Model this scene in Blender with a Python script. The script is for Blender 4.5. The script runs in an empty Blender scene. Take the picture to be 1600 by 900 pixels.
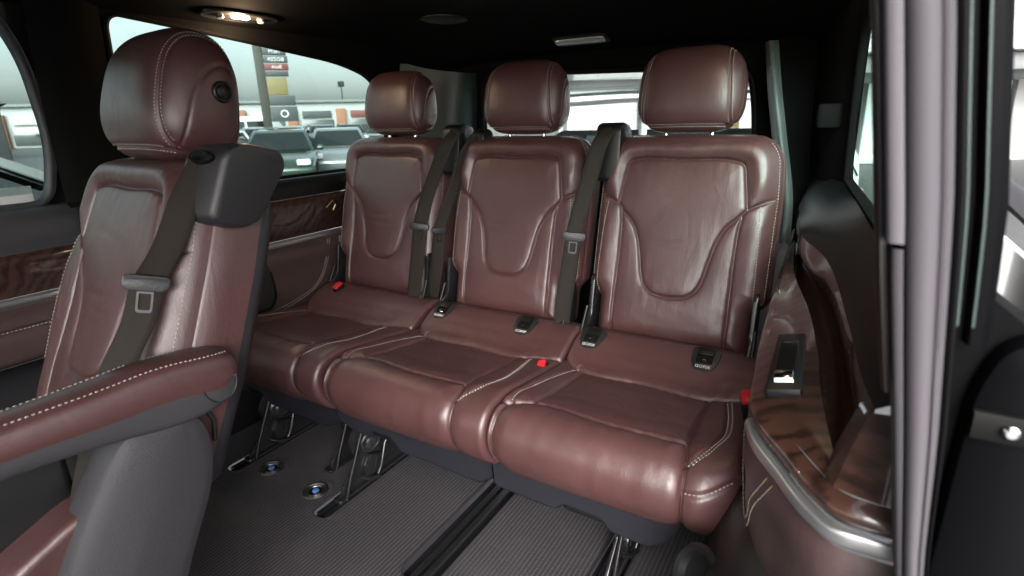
import bpy, bmesh, math, random
import numpy as np
from mathutils import Vector, Matrix
from mathutils.geometry import tessellate_polygon
random.seed(7); rng = np.random.default_rng(7)
R = math.radians
sc = bpy.context.scene
col = sc.collection

# ---------------------------------------------------------------- camera
CAM = Vector((0.8405, -1.3598, 1.0207))
cam_d = bpy.data.cameras.new('camera'); cam = bpy.data.objects.new('camera', cam_d); col.objects.link(cam)
cam_d.sensor_width = 36; cam_d.lens = 866.5 / 1600 * 36; cam_d.clip_start = 0.02; cam_d.clip_end = 2000
_r = Vector((0.85746292, 0.51388352, -0.02609723)); _u = Vector((-0.13037765, 0.26605154, 0.95510117)); _f = Vector((-0.49775396, 0.81556134, -0.29512826))
cam.matrix_world = Matrix(((_r.x, _u.x, -_f.x, CAM.x), (_r.y, _u.y, -_f.y, CAM.y), (_r.z, _u.z, -_f.z, CAM.z), (0, 0, 0, 1)))
cam_d.dof.use_dof = True; cam_d.dof.focus_distance = 1.45; cam_d.dof.aperture_fstop = 4.5
sc.camera = cam

# ---------------------------------------------------------------- sky, sun, exposure
world = bpy.data.worlds.new('World'); sc.world = world; world.use_nodes = True
wn = world.node_tree.nodes; wl = world.node_tree.links
sky = wn.new('ShaderNodeTexSky'); sky.sky_type = 'NISHITA'; sky.sun_disc = False
sky.sun_elevation = R(28); sky.sun_rotation = R(150); sky.air_density = 1.0; sky.dust_density = 4.0; sky.ozone_density = 1.0
hs = wn.new('ShaderNodeHueSaturation'); hs.inputs['Saturation'].default_value = 0.22
wl.new(sky.outputs[0], hs.inputs['Color']); wl.new(hs.outputs[0], wn['Background'].inputs[0])
wn['Background'].inputs[1].default_value = 0.14
sun_d = bpy.data.lights.new('sun', 'SUN'); sun = bpy.data.objects.new('sun', sun_d); col.objects.link(sun)
sun_d.energy = 1.5; sun_d.angle = R(50); sun_d.color = (1.0, 0.97, 0.95)
_az = R(150); _el = R(28)
_sd = Vector((math.sin(_az) * math.cos(_el), math.cos(_az) * math.cos(_el), math.sin(_el)))
sun.rotation_euler = _sd.to_track_quat('Z', 'Y').to_euler()
sc.view_settings.view_transform = 'Standard'; sc.view_settings.look = 'None'
sc.view_settings.exposure = 1.78; sc.view_settings.gamma = 1
sc.render.engine = 'CYCLES'
sc.cycles.use_denoising = True
sc.cycles.max_bounces = 10; sc.cycles.diffuse_bounces = 5; sc.cycles.glossy_bounces = 4; sc.cycles.transparent_max_bounces = 12
sc.cycles.sample_clamp_indirect = 6

# ---------------------------------------------------------------- materials
def nodes(m):
    m.use_nodes = True
    return m.node_tree.nodes, m.node_tree.links, m.node_tree.nodes['Principled BSDF']
def pset(b, **k):
    for a, v in k.items():
        key = a.replace('_', ' ')
        if key in b.inputs: b.inputs[key].default_value = v
def mat(name, c, rough=0.5, metal=0.0, bump=0.0, scale=400, var=0.0, coat=0.0, spec=0.5, sheen=0.0):
    m = bpy.data.materials.new(name); n, l, b = nodes(m)
    b.inputs['Base Color'].default_value = (*c, 1); b.inputs['Roughness'].default_value = rough; b.inputs['Metallic'].default_value = metal
    b.inputs['Coat Weight'].default_value = coat; b.inputs['Coat Roughness'].default_value = 0.04
    b.inputs['Specular IOR Level'].default_value = spec
    if sheen: b.inputs['Sheen Weight'].default_value = sheen; b.inputs['Sheen Roughness'].default_value = 0.5
    tc = n.new('ShaderNodeTexCoord')
    if bump:
        t = n.new('ShaderNodeTexNoise'); t.inputs['Scale'].default_value = scale; t.inputs['Detail'].default_value = 3
        bp = n.new('ShaderNodeBump'); bp.inputs['Strength'].default_value = bump; bp.inputs['Distance'].default_value = 0.001
        l.new(tc.outputs['Object'], t.inputs['Vector']); l.new(t.outputs[0], bp.inputs['Height']); l.new(bp.outputs[0], b.inputs['Normal'])
    if var:
        t = n.new('ShaderNodeTexNoise'); t.inputs['Scale'].default_value = 9; t.inputs['Detail'].default_value = 6
        r = n.new('ShaderNodeValToRGB')
        r.color_ramp.elements[0].position = .3; r.color_ramp.elements[1].position = .7
        r.color_ramp.elements[0].color = (*[x * (1 - var) for x in c], 1); r.color_ramp.elements[1].color = (*[min(1, x * (1 + var)) for x in c], 1)
        l.new(tc.outputs['Object'], t.inputs['Vector']); l.new(t.outputs[0], r.inputs[0]); l.new(r.outputs[0], b.inputs['Base Color'])
    return m

def leather(name, c, rough):
    m = bpy.data.materials.new(name); n, l, b = nodes(m)
    tc = n.new('ShaderNodeTexCoord')
    big = n.new('ShaderNodeTexNoise'); big.inputs['Scale'].default_value = 7; big.inputs['Detail'].default_value = 5
    r = n.new('ShaderNodeValToRGB'); r.color_ramp.elements[0].position = .3; r.color_ramp.elements[1].position = .72
    r.color_ramp.elements[0].color = (*[x * .86 for x in c], 1); r.color_ramp.elements[1].color = (*[x * 1.14 for x in c], 1)
    l.new(tc.outputs['Object'], big.inputs['Vector']); l.new(big.outputs[0], r.inputs[0]); l.new(r.outputs[0], b.inputs['Base Color'])
    # grain
    v = n.new('ShaderNodeTexVoronoi'); v.inputs['Scale'].default_value = 520
    l.new(tc.outputs['Object'], v.inputs['Vector'])
    b1 = n.new('ShaderNodeBump'); b1.inputs['Strength'].default_value = .30; b1.inputs['Distance'].default_value = .0008
    l.new(v.outputs['Distance'], b1.inputs['Height'])
    # soft creases
    mp = n.new('ShaderNodeMapping'); mp.inputs['Scale'].default_value = (1.0, 1.0, 0.45)
    w = n.new('ShaderNodeTexNoise'); w.inputs['Scale'].default_value = 22; w.inputs['Detail'].default_value = 4; w.inputs['Distortion'].default_value = 1.2
    l.new(tc.outputs['Object'], mp.inputs[0]); l.new(mp.outputs[0], w.inputs['Vector'])
    b2 = n.new('ShaderNodeBump'); b2.inputs['Strength'].default_value = .20; b2.inputs['Distance'].default_value = .006
    l.new(w.outputs[0], b2.inputs['Height']); l.new(b1.outputs[0], b2.inputs['Normal']); l.new(b2.outputs[0], b.inputs['Normal'])
    mp3 = n.new('ShaderNodeMapping'); mp3.inputs['Scale'].default_value = (1.0, .7, .22)
    w3 = n.new('ShaderNodeTexNoise'); w3.inputs['Scale'].default_value = 75; w3.inputs['Detail'].default_value = 3; w3.inputs['Distortion'].default_value = .6
    l.new(tc.outputs['Object'], mp3.inputs[0]); l.new(mp3.outputs[0], w3.inputs['Vector'])
    b3 = n.new('ShaderNodeBump'); b3.inputs['Strength'].default_value = .11; b3.inputs['Distance'].default_value = .003
    l.new(w3.outputs[0], b3.inputs['Height']); l.new(b2.outputs[0], b3.inputs['Normal']); l.new(b3.outputs[0], b.inputs['Normal'])
    # wear in the gloss
    g = n.new('ShaderNodeTexNoise'); g.inputs['Scale'].default_value = 30; g.inputs['Detail'].default_value = 5
    mr = n.new('ShaderNodeMapRange'); mr.inputs['To Min'].default_value = rough - .07; mr.inputs['To Max'].default_value = rough + .09
    l.new(tc.outputs['Object'], g.inputs['Vector']); l.new(g.outputs[0], mr.inputs[0]); l.new(mr.outputs[0], b.inputs['Roughness'])
    b.inputs['Specular IOR Level'].default_value = .7
    b.inputs['Coat Weight'].default_value = .18; b.inputs['Coat Roughness'].default_value = .42
    return m

def carpet_mat():
    m = bpy.data.materials.new('ribbed carpet'); n, l, b = nodes(m)
    tc = n.new('ShaderNodeTexCoord'); sp = n.new('ShaderNodeSeparateXYZ'); l.new(tc.outputs['Object'], sp.inputs[0])
    nz = n.new('ShaderNodeTexNoise'); nz.inputs['Scale'].default_value = 160; nz.inputs['Detail'].default_value = 2
    l.new(tc.outputs['Object'], nz.inputs['Vector'])
    ad = n.new('ShaderNodeMath'); ad.operation = 'MULTIPLY_ADD'; ad.inputs[1].default_value = .0016; l.new(nz.outputs[0], ad.inputs[0]); l.new(sp.outputs['X'], ad.inputs[2])
    mu = n.new('ShaderNodeMath'); mu.operation = 'MULTIPLY'; mu.inputs[1].default_value = 1 / .0105; l.new(ad.outputs[0], mu.inputs[0])
    fr = n.new('ShaderNodeMath'); fr.operation = 'FRACT'; l.new(mu.outputs[0], fr.inputs[0])
    rp = n.new('ShaderNodeValToRGB'); e = rp.color_ramp.elements
    e[0].position = 0; e[0].color = (1, 1, 1, 1); e[1].position = .2; e[1].color = (0, 0, 0, 1)
    x = e.new(.86); x.color = (0, 0, 0, 1); x = e.new(1.0); x.color = (1, 1, 1, 1)
    l.new(fr.outputs[0], rp.inputs[0])
    # loose fibres along the ribs
    mp = n.new('ShaderNodeMapping'); mp.inputs['Scale'].default_value = (700, 45, 1)
    fz = n.new('ShaderNodeTexNoise'); fz.inputs['Scale'].default_value = 1; fz.inputs['Detail'].default_value = 3
    l.new(tc.outputs['Object'], mp.inputs[0]); l.new(mp.outputs[0], fz.inputs['Vector'])
    mul = n.new('ShaderNodeMath'); mul.operation = 'MULTIPLY'; l.new(rp.outputs[0], mul.inputs[0]); l.new(fz.outputs[0], mul.inputs[1])
    dirt = n.new('ShaderNodeTexNoise'); dirt.inputs['Scale'].default_value = 5; dirt.inputs['Detail'].default_value = 8
    l.new(tc.outputs['Object'], dirt.inputs['Vector'])
    c1 = n.new('ShaderNodeMix'); c1.data_type = 'RGBA'; c1.inputs[6].default_value = (.046, .042, .046, 1); c1.inputs[7].default_value = (.18, .171, .178, 1)
    l.new(mul.outputs[0], c1.inputs[0])
    c2 = n.new('ShaderNodeMix'); c2.data_type = 'RGBA'; c2.inputs[7].default_value = (.085, .08, .082, 1)
    dr = n.new('ShaderNodeMapRange'); dr.inputs['From Min'].default_value = .5; dr.inputs['From Max'].default_value = .8; dr.inputs['To Max'].default_value = .6
    l.new(dirt.outputs[0], dr.inputs[0]); l.new(dr.outputs[0], c2.inputs[0]); l.new(c1.outputs[2], c2.inputs[6])
    sv = n.new('ShaderNodeTexVoronoi'); sv.inputs['Scale'].default_value = 75; l.new(tc.outputs['Object'], sv.inputs['Vector'])
    sl = n.new('ShaderNodeMath'); sl.operation = 'LESS_THAN'; sl.inputs[1].default_value = .055; l.new(sv.outputs['Distance'], sl.inputs[0])
    c3 = n.new('ShaderNodeMix'); c3.data_type = 'RGBA'; c3.inputs[7].default_value = (.30, .29, .28, 1); l.new(c2.outputs[2], c3.inputs[6])
    sm2 = n.new('ShaderNodeMath'); sm2.operation = 'MULTIPLY'; sm2.inputs[1].default_value = .6; l.new(sl.outputs[0], sm2.inputs[0]); l.new(sm2.outputs[0], c3.inputs[0])
    l.new(c3.outputs[2], b.inputs['Base Color'])
    b.inputs['Roughness'].default_value = .95; b.inputs['Specular IOR Level'].default_value = .15
    bp = n.new('ShaderNodeBump'); bp.inputs['Strength'].default_value = .7; bp.inputs['Distance'].default_value = .002
    sm = n.new('ShaderNodeMath'); sm.operation = 'ADD'; l.new(mul.outputs[0], sm.inputs[0]); l.new(nz.outputs[0], sm.inputs[1]); l.new(sm.outputs[0], bp.inputs['Height'])
    l.new(bp.outputs[0], b.inputs['Normal'])
    return m

def wood_mat(name, c1, c2):
    m = bpy.data.materials.new(name); n, l, b = nodes(m)
    tc = n.new('ShaderNodeTexCoord'); mp = n.new('ShaderNodeMapping'); mp.inputs['Scale'].default_value = (.30, 1, 1); mp.inputs['Rotation'].default_value = (R(42), 0, .12)
    l.new(tc.outputs['Object'], mp.inputs[0])
    wv = n.new('ShaderNodeTexWave'); wv.wave_type = 'BANDS'; wv.bands_direction = 'Y'; wv.inputs['Scale'].default_value = 12; wv.inputs['Distortion'].default_value = 13
    wv.inputs['Detail'].default_value = 5; wv.inputs['Detail Scale'].default_value = 1.1; wv.inputs['Detail Roughness'].default_value = .62
    l.new(mp.outputs[0], wv.inputs['Vector'])
    f = n.new('ShaderNodeTexNoise'); f.inputs['Scale'].default_value = 420; f.inputs['Detail'].default_value = 4; l.new(mp.outputs[0], f.inputs['Vector'])
    ad = n.new('ShaderNodeMath'); ad.operation = 'MULTIPLY_ADD'; ad.inputs[1].default_value = .6; l.new(f.outputs[0], ad.inputs[0]); l.new(wv.outputs['Fac'], ad.inputs[2])
    r = n.new('ShaderNodeValToRGB'); r.color_ramp.elements[0].color = (*c1, 1); r.color_ramp.elements[1].color = (*c2, 1)
    r.color_ramp.elements[0].position = .12; r.color_ramp.elements[1].position = 1.0
    l.new(ad.outputs[0], r.inputs[0]); l.new(r.outputs[0], b.inputs['Base Color'])
    b.inputs['Roughness'].default_value = .35; b.inputs['Coat Weight'].default_value = 1; b.inputs['Coat Roughness'].default_value = .03
    return m

def webbing_mat():
    m = bpy.data.materials.new('belt webbing'); n, l, b = nodes(m)
    tc = n.new('ShaderNodeTexCoord'); w = n.new('ShaderNodeTexNoise'); w.inputs['Scale'].default_value = 900; w.inputs['Detail'].default_value = 2
    l.new(tc.outputs['Object'], w.inputs['Vector'])
    r = n.new('ShaderNodeValToRGB'); r.color_ramp.elements[0].color = (.007, .005, .004, 1); r.color_ramp.elements[1].color = (.024, .018, .014, 1)
    r.color_ramp.elements[0].position = .35; r.color_ramp.elements[1].position = .65
    l.new(w.outputs[0], r.inputs[0]); l.new(r.outputs[0], b.inputs['Base Color'])
    b.inputs['Roughness'].default_value = .7; b.inputs['Specular IOR Level'].default_value = .25; b.inputs['Sheen Weight'].default_value = .0
    bp = n.new('ShaderNodeBump'); bp.inputs['Strength'].default_value = .3; bp.inputs['Distance'].default_value = .0008
    l.new(w.outputs[0], bp.inputs['Height']); l.new(bp.outputs[0], b.inputs['Normal'])
    return m

def glass_mat(name, tint, refl=1.0):
    m = bpy.data.materials.new(name); m.use_nodes = True; n = m.node_tree.nodes; l = m.node_tree.links; n.clear()
    o = n.new('ShaderNodeOutputMaterial'); t = n.new('ShaderNodeBsdfTransparent'); t.inputs[0].default_value = (*tint, 1)
    g = n.new('ShaderNodeBsdfGlossy'); g.inputs['Roughness'].default_value = .01; g.inputs['Color'].default_value = (.9, 1, .97, 1)
    f = n.new('ShaderNodeLayerWeight'); f.inputs['Blend'].default_value = .5
    p5 = n.new('ShaderNodeMath'); p5.operation = 'POWER'; p5.inputs[1].default_value = 5; l.new(f.outputs['Facing'], p5.inputs[0])
    ma = n.new('ShaderNodeMath'); ma.operation = 'MULTIPLY_ADD'; ma.inputs[1].default_value = .96; ma.inputs[2].default_value = .04; l.new(p5.outputs[0], ma.inputs[0])
    k = n.new('ShaderNodeMath'); k.operation = 'MULTIPLY'; k.inputs[1].default_value = refl; l.new(ma.outputs[0], k.inputs[0])
    mx = n.new('ShaderNodeMixShader'); l.new(k.outputs[0], mx.inputs[0]); l.new(t.outputs[0], mx.inputs[1]); l.new(g.outputs[0], mx.inputs[2]); l.new(mx.outputs[0], o.inputs[0])
    return m
def emit_mat(name, c, s):
    m = bpy.data.materials.new(name); n, l, b = nodes(m)
    b.inputs['Base Color'].default_value = (*c, 1); b.inputs['Emission Color'].default_value = (*c, 1); b.inputs['Emission Strength'].default_value = s
    return m
def grille_mat():
    m = bpy.data.materials.new('speaker mesh'); n, l, b = nodes(m)
    tc = n.new('ShaderNodeTexCoord'); v = n.new('ShaderNodeTexVoronoi'); v.inputs['Scale'].default_value = 260; v.inputs['Randomness'].default_value = .1
    l.new(tc.outputs['Object'], v.inputs['Vector'])
    r = n.new('ShaderNodeValToRGB'); r.color_ramp.elements[0].color = (.004, .004, .004, 1); r.color_ramp.elements[1].color = (.05, .045, .045, 1)
    r.color_ramp.elements[0].position = .3; r.color_ramp.elements[1].position = .45
    l.new(v.outputs['Distance'], r.inputs[0]); l.new(r.outputs[0], b.inputs['Base Color']); b.inputs['Roughness'].default_value = .5
    return m

LE = leather('burgundy leather', (.076, .0325, .0315), .39)
LD = leather('dark burgundy trim leather', (.070, .040, .038), .46)
THREAD = mat('pale thread', (.44, .40, .35), .7)
PL = mat('dark grey grained plastic', (.020, .019, .022), .44, bump=.6, scale=420)
PLL = mat('grey soft plastic', (.040, .038, .043), .5, bump=.6, scale=420)
PLN = mat('blue black tray plastic', (.012, .012, .017), .48, bump=.25, scale=600)
PLB = mat('black plastic', (.005, .005, .0055), .42, bump=.15, scale=600)
PLP = mat('pillar grey plastic', (.070, .065, .073), .75, bump=.2, scale=500, spec=.2)
HEAD = mat('black headliner fabric', (.0075, .0075, .0075), .95, bump=.4, scale=700, spec=.04)
CARPET = carpet_mat()
FELT = mat('black felt', (.014, .013, .015), .95, bump=.6, scale=500, spec=.1)
HEM = mat('carpet hem', (.022, .019, .027), .9, bump=.3, scale=600)
RAIL = mat('black painted rail', (.016, .016, .017), .25, spec=.8)
STEEL = mat('black enamelled steel', (.014, .014, .015), .25, spec=.7)
CHROMED = mat('dark chrome', (.055, .055, .057), .3, metal=.9)
CHROME = mat('chrome', (.75, .75, .76), .12, metal=1)
SILVER = mat('satin silver trim', (.52, .52, .53), .32, metal=.85)
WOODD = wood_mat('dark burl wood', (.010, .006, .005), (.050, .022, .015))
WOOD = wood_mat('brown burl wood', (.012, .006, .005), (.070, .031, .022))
WEB = webbing_mat()
RED = mat('red plastic', (.55, .02, .03), .35)
BLUE = mat('blue plastic', (.10, .25, .62), .4)
WHITEP = mat('white print', (.7, .7, .7), .6)
GLASS = glass_mat('green tinted glass', (.675, .765, .745), 1.0)
GLASSN = glass_mat('near side window glass', (.80, .93, .90), .3)
GLASSR = glass_mat('clear rear glass', (.93, .97, .96), .8)
SPK = grille_mat()
LAMPW = emit_mat('warm lamp', (1.0, .72, .45), 30)
LENS = mat('clear lamp lens', (.55, .56, .55), .15, spec=.8)
DBLACK = mat('door jamb black', (.0025, .0025, .003), .35, spec=.06)
GLOSSB = mat('black gloss paint', (.006, .006, .007), .12, coat=1)
RUBBER = mat('black rubber seal', (.005, .005, .005), .6, spec=.12)

# ---------------------------------------------------------------- mesh helpers
def link(name, me, m=None, parent=None, smooth=True):
    if m is not None: me.materials.append(m)
    if smooth: me.shade_smooth()
    o = bpy.data.objects.new(name, me); col.objects.link(o)
    if parent is not None: o.parent = parent
    return o
def raw(name, V, F, m, parent=None, smooth=True, auto=None):
    me = bpy.data.meshes.new(name); me.from_pydata([tuple(map(float, v)) for v in V], [], [tuple(map(int, f)) for f in F]); me.update()
    if auto is not None:
        me.shade_smooth(); me.set_sharp_from_angle(angle=R(auto)); smooth = False
    return link(name, me, m, parent, smooth)
def tag(o, label=None, cat=None, group=None, kind=None):
    if label: o['label'] = label
    if cat: o['category'] = cat
    if group: o['group'] = group
    if kind: o['kind'] = kind
    return o
def thing(name, label, cat, loc=(0, 0, 0), rz=0, group=None):
    o = bpy.data.objects.new(name, None); col.objects.link(o); o.location = loc; o.rotation_euler = (0, 0, rz); o.empty_display_size = .05
    return tag(o, label, cat, group)
def gridfaces(n, m, closed_u=False, closed_v=False):
    F = []
    for i in range(n if closed_u else n - 1):
        for j in range(m if closed_v else m - 1):
            a = i * m + j; b = i * m + (j + 1) % m; c = ((i + 1) % n) * m + (j + 1) % m; d = ((i + 1) % n) * m + j
            F.append((a, b, c, d))
    return F
def catmull(P, n, closed=False):
    P = np.array(P, float); k = len(P)
    if k == 2 and not closed:
        return P[0] + np.linspace(0, 1, n)[:, None] * (P[1] - P[0])
    seg = np.linalg.norm(np.diff(P, axis=0), axis=1); L = np.r_[0, np.cumsum(np.maximum(seg, 1e-9))]
    T = np.linspace(0, L[-1], n); out = np.zeros((n, P.shape[1]))
    # pchip-like monotone tangents per axis avoid overshoot
    h = np.diff(L)[:, None]; d = np.diff(P, axis=0) / h
    m = np.zeros_like(P); m[0] = d[0]; m[-1] = d[-1]
    if k > 2:
        w = h[1:] / (h[1:] + h[:-1]); m[1:-1] = d[:-1] * w + d[1:] * (1 - w)
    i = np.clip(np.searchsorted(L, T, side='right') - 1, 0, k - 2)
    hh = (L[i + 1] - L[i])[:, None]; t = ((T - L[i])[:, None]) / hh
    h00 = 2 * t**3 - 3 * t**2 + 1; h10 = t**3 - 2 * t**2 + t; h01 = -2 * t**3 + 3 * t**2; h11 = t**3 - t**2
    return h00 * P[i] + h10 * hh * m[i] + h01 * P[i + 1] + h11 * hh * m[i + 1]
def along(P, a):
    P = np.array(P, float); i = int(min(max(a, 0), len(P) - 1.001)); t = a - i
    return P[i] * (1 - t) + P[i + 1] * t
def loft(name, rails, m, parent=None, n=40, k=6, linear=False, auto=None):
    """surface through a list of rails (each a polyline of 3D points)"""
    Q = np.array([catmull(r, n) for r in rails])           # rails x n x 3
    if not linear and len(rails) > 2:
        N = (len(rails) - 1) * k + 1
        Q = np.stack([catmull(Q[:, j], N) for j in range(n)], 1)
    V = Q.reshape(-1, 3); return raw(name, V, gridfaces(Q.shape[0], Q.shape[1]), m, parent, auto=auto)
def rot_min(t0, t1):
    return t0.rotation_difference(t1)
def tube(name, path, r, m, parent=None, sides=8, closed=False, cap=True, auto=None):
    P = [Vector(p) for p in path]; V = []; n = len(P)
    up = None
    for i, p in enumerate(P):
        if closed: t = (P[(i + 1) % n] - P[i - 1]).normalized()
        else: t = (P[min(i + 1, n - 1)] - P[max(i - 1, 0)]).normalized()
        if up is None:
            up = Vector((0, 0, 1)) if abs(t.z) < .9 else Vector((1, 0, 0)); up = (up - t * up.dot(t)).normalized()
        else:
            up = (up - t * up.dot(t)).normalized()
        s = t.cross(up); rr = r[i] if isinstance(r, (list, tuple)) else r
        for k in range(sides):
            a = 2 * math.pi * k / sides; V.append(p + (up * math.cos(a) + s * math.sin(a)) * rr)
    F = gridfaces(n, sides, closed, True)
    if cap and not closed: F += [tuple(range(sides))[::-1], tuple((n - 1) * sides + k for k in range(sides))]
    return raw(name, V, F, m, parent, auto=auto or 50)
def round_poly(P, r, k=6):
    out = []; n = len(P)
    for i in range(n):
        a, b, c = Vector(P[i - 1]), Vector(P[i]), Vector(P[(i + 1) % n]); rr = r[i] if isinstance(r, (list, tuple)) else r
        d1 = (a - b); d2 = (c - b); L = min(rr, d1.length * .48, d2.length * .48)
        if L < 1e-5: out.append(tuple(b)); continue
        p = b + d1.normalized() * L; q = b + d2.normalized() * L
        for j in range(k + 1):
            t = j / k; out.append(tuple((1 - t)**2 * p + 2 * t * (1 - t) * b + t * t * q))
    return out
def prism(name, poly, d0, d1, m, parent=None, axis='x', bevel=0.0, mp=None, inset=None):
    """polygon (2D) swept between d0 and d1 along axis; bevelled edges by shrinking end loops"""
    c = np.mean(np.array(poly), 0); n = len(poly)
    A = np.array(poly, float)
    def off(A, e):
        # offset inward along averaged normals
        P = A; nx = np.roll(P, -1, 0) - np.roll(P, 1, 0); nn = np.stack([-nx[:, 1], nx[:, 0]], 1); nn /= np.linalg.norm(nn, axis=1)[:, None] + 1e-9
        area = 0.5 * np.sum(P[:, 0] * np.roll(P[:, 1], -1) - np.roll(P[:, 0], -1) * P[:, 1])
        return P + nn * e * (1 if area > 0 else -1)
    sg = 1 if d1 > d0 else -1
    layers = [(A, d0), (A, d1)]
    if bevel:
        layers = [(off(A, bevel), d0), (off(A, bevel * .3), d0 + sg * bevel * .3), (A, d0 + sg * bevel), (A, d1 - sg * bevel), (off(A, bevel * .3), d1 - sg * bevel * .3), (off(A, bevel), d1)]
    if inset: layers += [(off(A, bevel + inset[0]), d1 + sg * inset[1])]
    V = []
    for L, d in layers:
        for u, v in L:
            p = (d, u, v) if axis == 'x' else (u, d, v) if axis == 'y' else (u, v, d)
            V.append(mp(p) if mp else p)
    F = gridfaces(len(layers), n, False, True) + [tuple(range(n))[::-1], tuple((len(layers) - 1) * n + i for i in range(n))]
    o = raw(name, V, F, m, parent, auto=40)
    bm = bmesh.new(); bm.from_mesh(o.data); bmesh.ops.recalc_face_normals(bm, faces=bm.faces); bm.to_mesh(o.data); bm.free()
    return o
def box(name, lo, hi, m, parent=None, bevel=.004, mp=None):
    P = round_poly([(lo[0], lo[1]), (hi[0], lo[1]), (hi[0], hi[1]), (lo[0], hi[1])], bevel * 2, 3)
    return prism(name, P, lo[2], hi[2], m, parent, 'z', min(bevel, (hi[2] - lo[2]) * .4), mp)
def lathe(name, prof, m, parent=None, seg=28, mtx=None):
    V = []
    for r, z in prof:
        for k in range(seg):
            a = 2 * math.pi * k / seg; p = Vector((r * math.cos(a), r * math.sin(a), z)); V.append(mtx @ p if mtx else p)
    F = gridfaces(len(prof), seg, False, True)
    if prof[0][0] > 1e-6: F.append(tuple(range(seg))[::-1])
    if prof[-1][0] > 1e-6: F.append(tuple((len(prof) - 1) * seg + k for k in range(seg)))
    return raw(name, V, F, m, parent, auto=35)
def axis_m(loc, z):
    return Matrix.Translation(loc) @ Vector(z).normalized().to_track_quat('Z', 'Y').to_matrix().to_4x4()
def ribbon(name, path, wvecs, th, m, parent=None, n=60):
    """flat strap with thickness and rounded edges"""
    P = catmull(path, n); W = catmull(wvecs, n) if len(wvecs) > 1 else np.repeat(np.array(wvecs, float), n, 0)
    T = np.gradient(P, axis=0); T /= np.linalg.norm(T, axis=1)[:, None]
    N = np.cross(T, W); N /= np.linalg.norm(N, axis=1)[:, None]
    us = [-1, -.96, -.5, 0, .5, .96, 1, .96, .5, 0, -.5, -.96]; vs = [0, .5, .55, .6, .55, .5, 0, -.5, -.55, -.6, -.55, -.5]
    V = np.stack([P + W * u * .5 + N * th * v for u, v in zip(us, vs)], 1).reshape(-1, 3)
    F = gridfaces(n, len(us), False, True) + [tuple(range(12))[::-1], tuple((n - 1) * 12 + k for k in range(12))]
    return raw(name, V, F, m, parent, auto=60)
def stitches(name, lines, parent, pitch=.0078, ln=.0054, r=.0010, m=None, mtx=None):
    V = []; F = []
    for L in lines:
        L = np.array(L, float); seg = np.linalg.norm(np.diff(L, axis=0), axis=1); S = np.r_[0, np.cumsum(seg)]
        if S[-1] < pitch: continue
        for s in np.arange(pitch * .5, S[-1] - pitch * .5, pitch):
            a = np.array([np.interp(s - ln / 2, S, L[:, k]) for k in range(3)]); b = np.array([np.interp(s + ln / 2, S, L[:, k]) for k in range(3)])
            t = (b - a); t /= np.linalg.norm(t) + 1e-9
            u = np.cross(t, (0.31, .5, .8)); u /= np.linalg.norm(u) + 1e-9; w = np.cross(t, u); i0 = len(V); mid = (a + b) / 2
            V.append(a)
            for q in (mid - t * ln * .28, mid + t * ln * .28):
                V += [q + u * r, q + w * r, q - u * r, q - w * r]
            V.append(b)
            for k in range(4):
                k2 = (k + 1) % 4
                F += [(i0, i0 + 1 + k2, i0 + 1 + k), (i0 + 1 + k, i0 + 1 + k2, i0 + 5 + k2, i0 + 5 + k), (i0 + 9, i0 + 5 + k, i0 + 5 + k2)]
    if mtx is not None: V = [mtx @ Vector(v) for v in V]
    o = raw(name, V, F, m or THREAD, parent)
    o['kind'] = 'stuff'
    return o
def text_mesh(name, s, size, m, parent, mtx, ext=.0002, mirror=False):
    cu = bpy.data.curves.new(name, 'FONT'); cu.body = s; cu.size = size; cu.align_x = 'CENTER'; cu.align_y = 'CENTER'; cu.extrude = ext; cu.resolution_u = 2
    t = bpy.data.objects.new(name, cu); col.objects.link(t)
    me = bpy.data.meshes.new_from_object(t.evaluated_get(bpy.context.evaluated_depsgraph_get()))
    bpy.data.objects.remove(t); 
    if mirror: me.transform(Matrix.Scale(-1, 4, (1, 0, 0)))
    me.transform(mtx)
    return link(name, me, m, parent, False)

def seg_dist(S, T, line):
    """distance from points to a polyline, vectorised"""
    L = np.array(line, float); D = np.full(S.shape, 1e9)
    for a, b in zip(L[:-1], L[1:]):
        d = b - a; q = np.clip(((S - a[0]) * d[0] + (T - a[1]) * d[1]) / max(d @ d, 1e-12), 0, 1)
        D = np.minimum(D, np.hypot(S - a[0] - q * d[0], T - a[1] - q * d[1]))
    return D
def inside(S, T, poly):
    P = np.array(poly, float); c = np.zeros(S.shape, bool)
    for (x1, y1), (x2, y2) in zip(P, np.roll(P, -1, 0)):
        with np.errstate(divide='ignore', invalid='ignore'):
            k = ((y1 > T) != (y2 > T)) & (S < (x2 - x1) * (T - y1) / (y2 - y1 + 1e-15) + x1)
        c ^= k
    return c
def smooth01(x): x = np.clip(x, 0, 1); return x * x * (3 - 2 * x)
_ph = rng.uniform(0, 6.28, (24,)); _kx = rng.uniform(-1, 1, (24,)); _ky = rng.uniform(-1, 1, (24,))
def wob(S, T, f, o=0):
    r = 0
    for i in range(6):
        j = (i + o) % 24; r = r + np.sin(S * f * _kx[j] * 2 + T * f * _ky[j] * 2 + _ph[j])
    return r / 6
def cat2(P, n): return catmull(np.array(P, float), n)
def grid_normals(V):
    du = np.gradient(V, axis=1); dv = np.gradient(V, axis=0); N = np.cross(du, dv); return N / (np.linalg.norm(N, axis=2)[..., None] + 1e-12)
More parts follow.
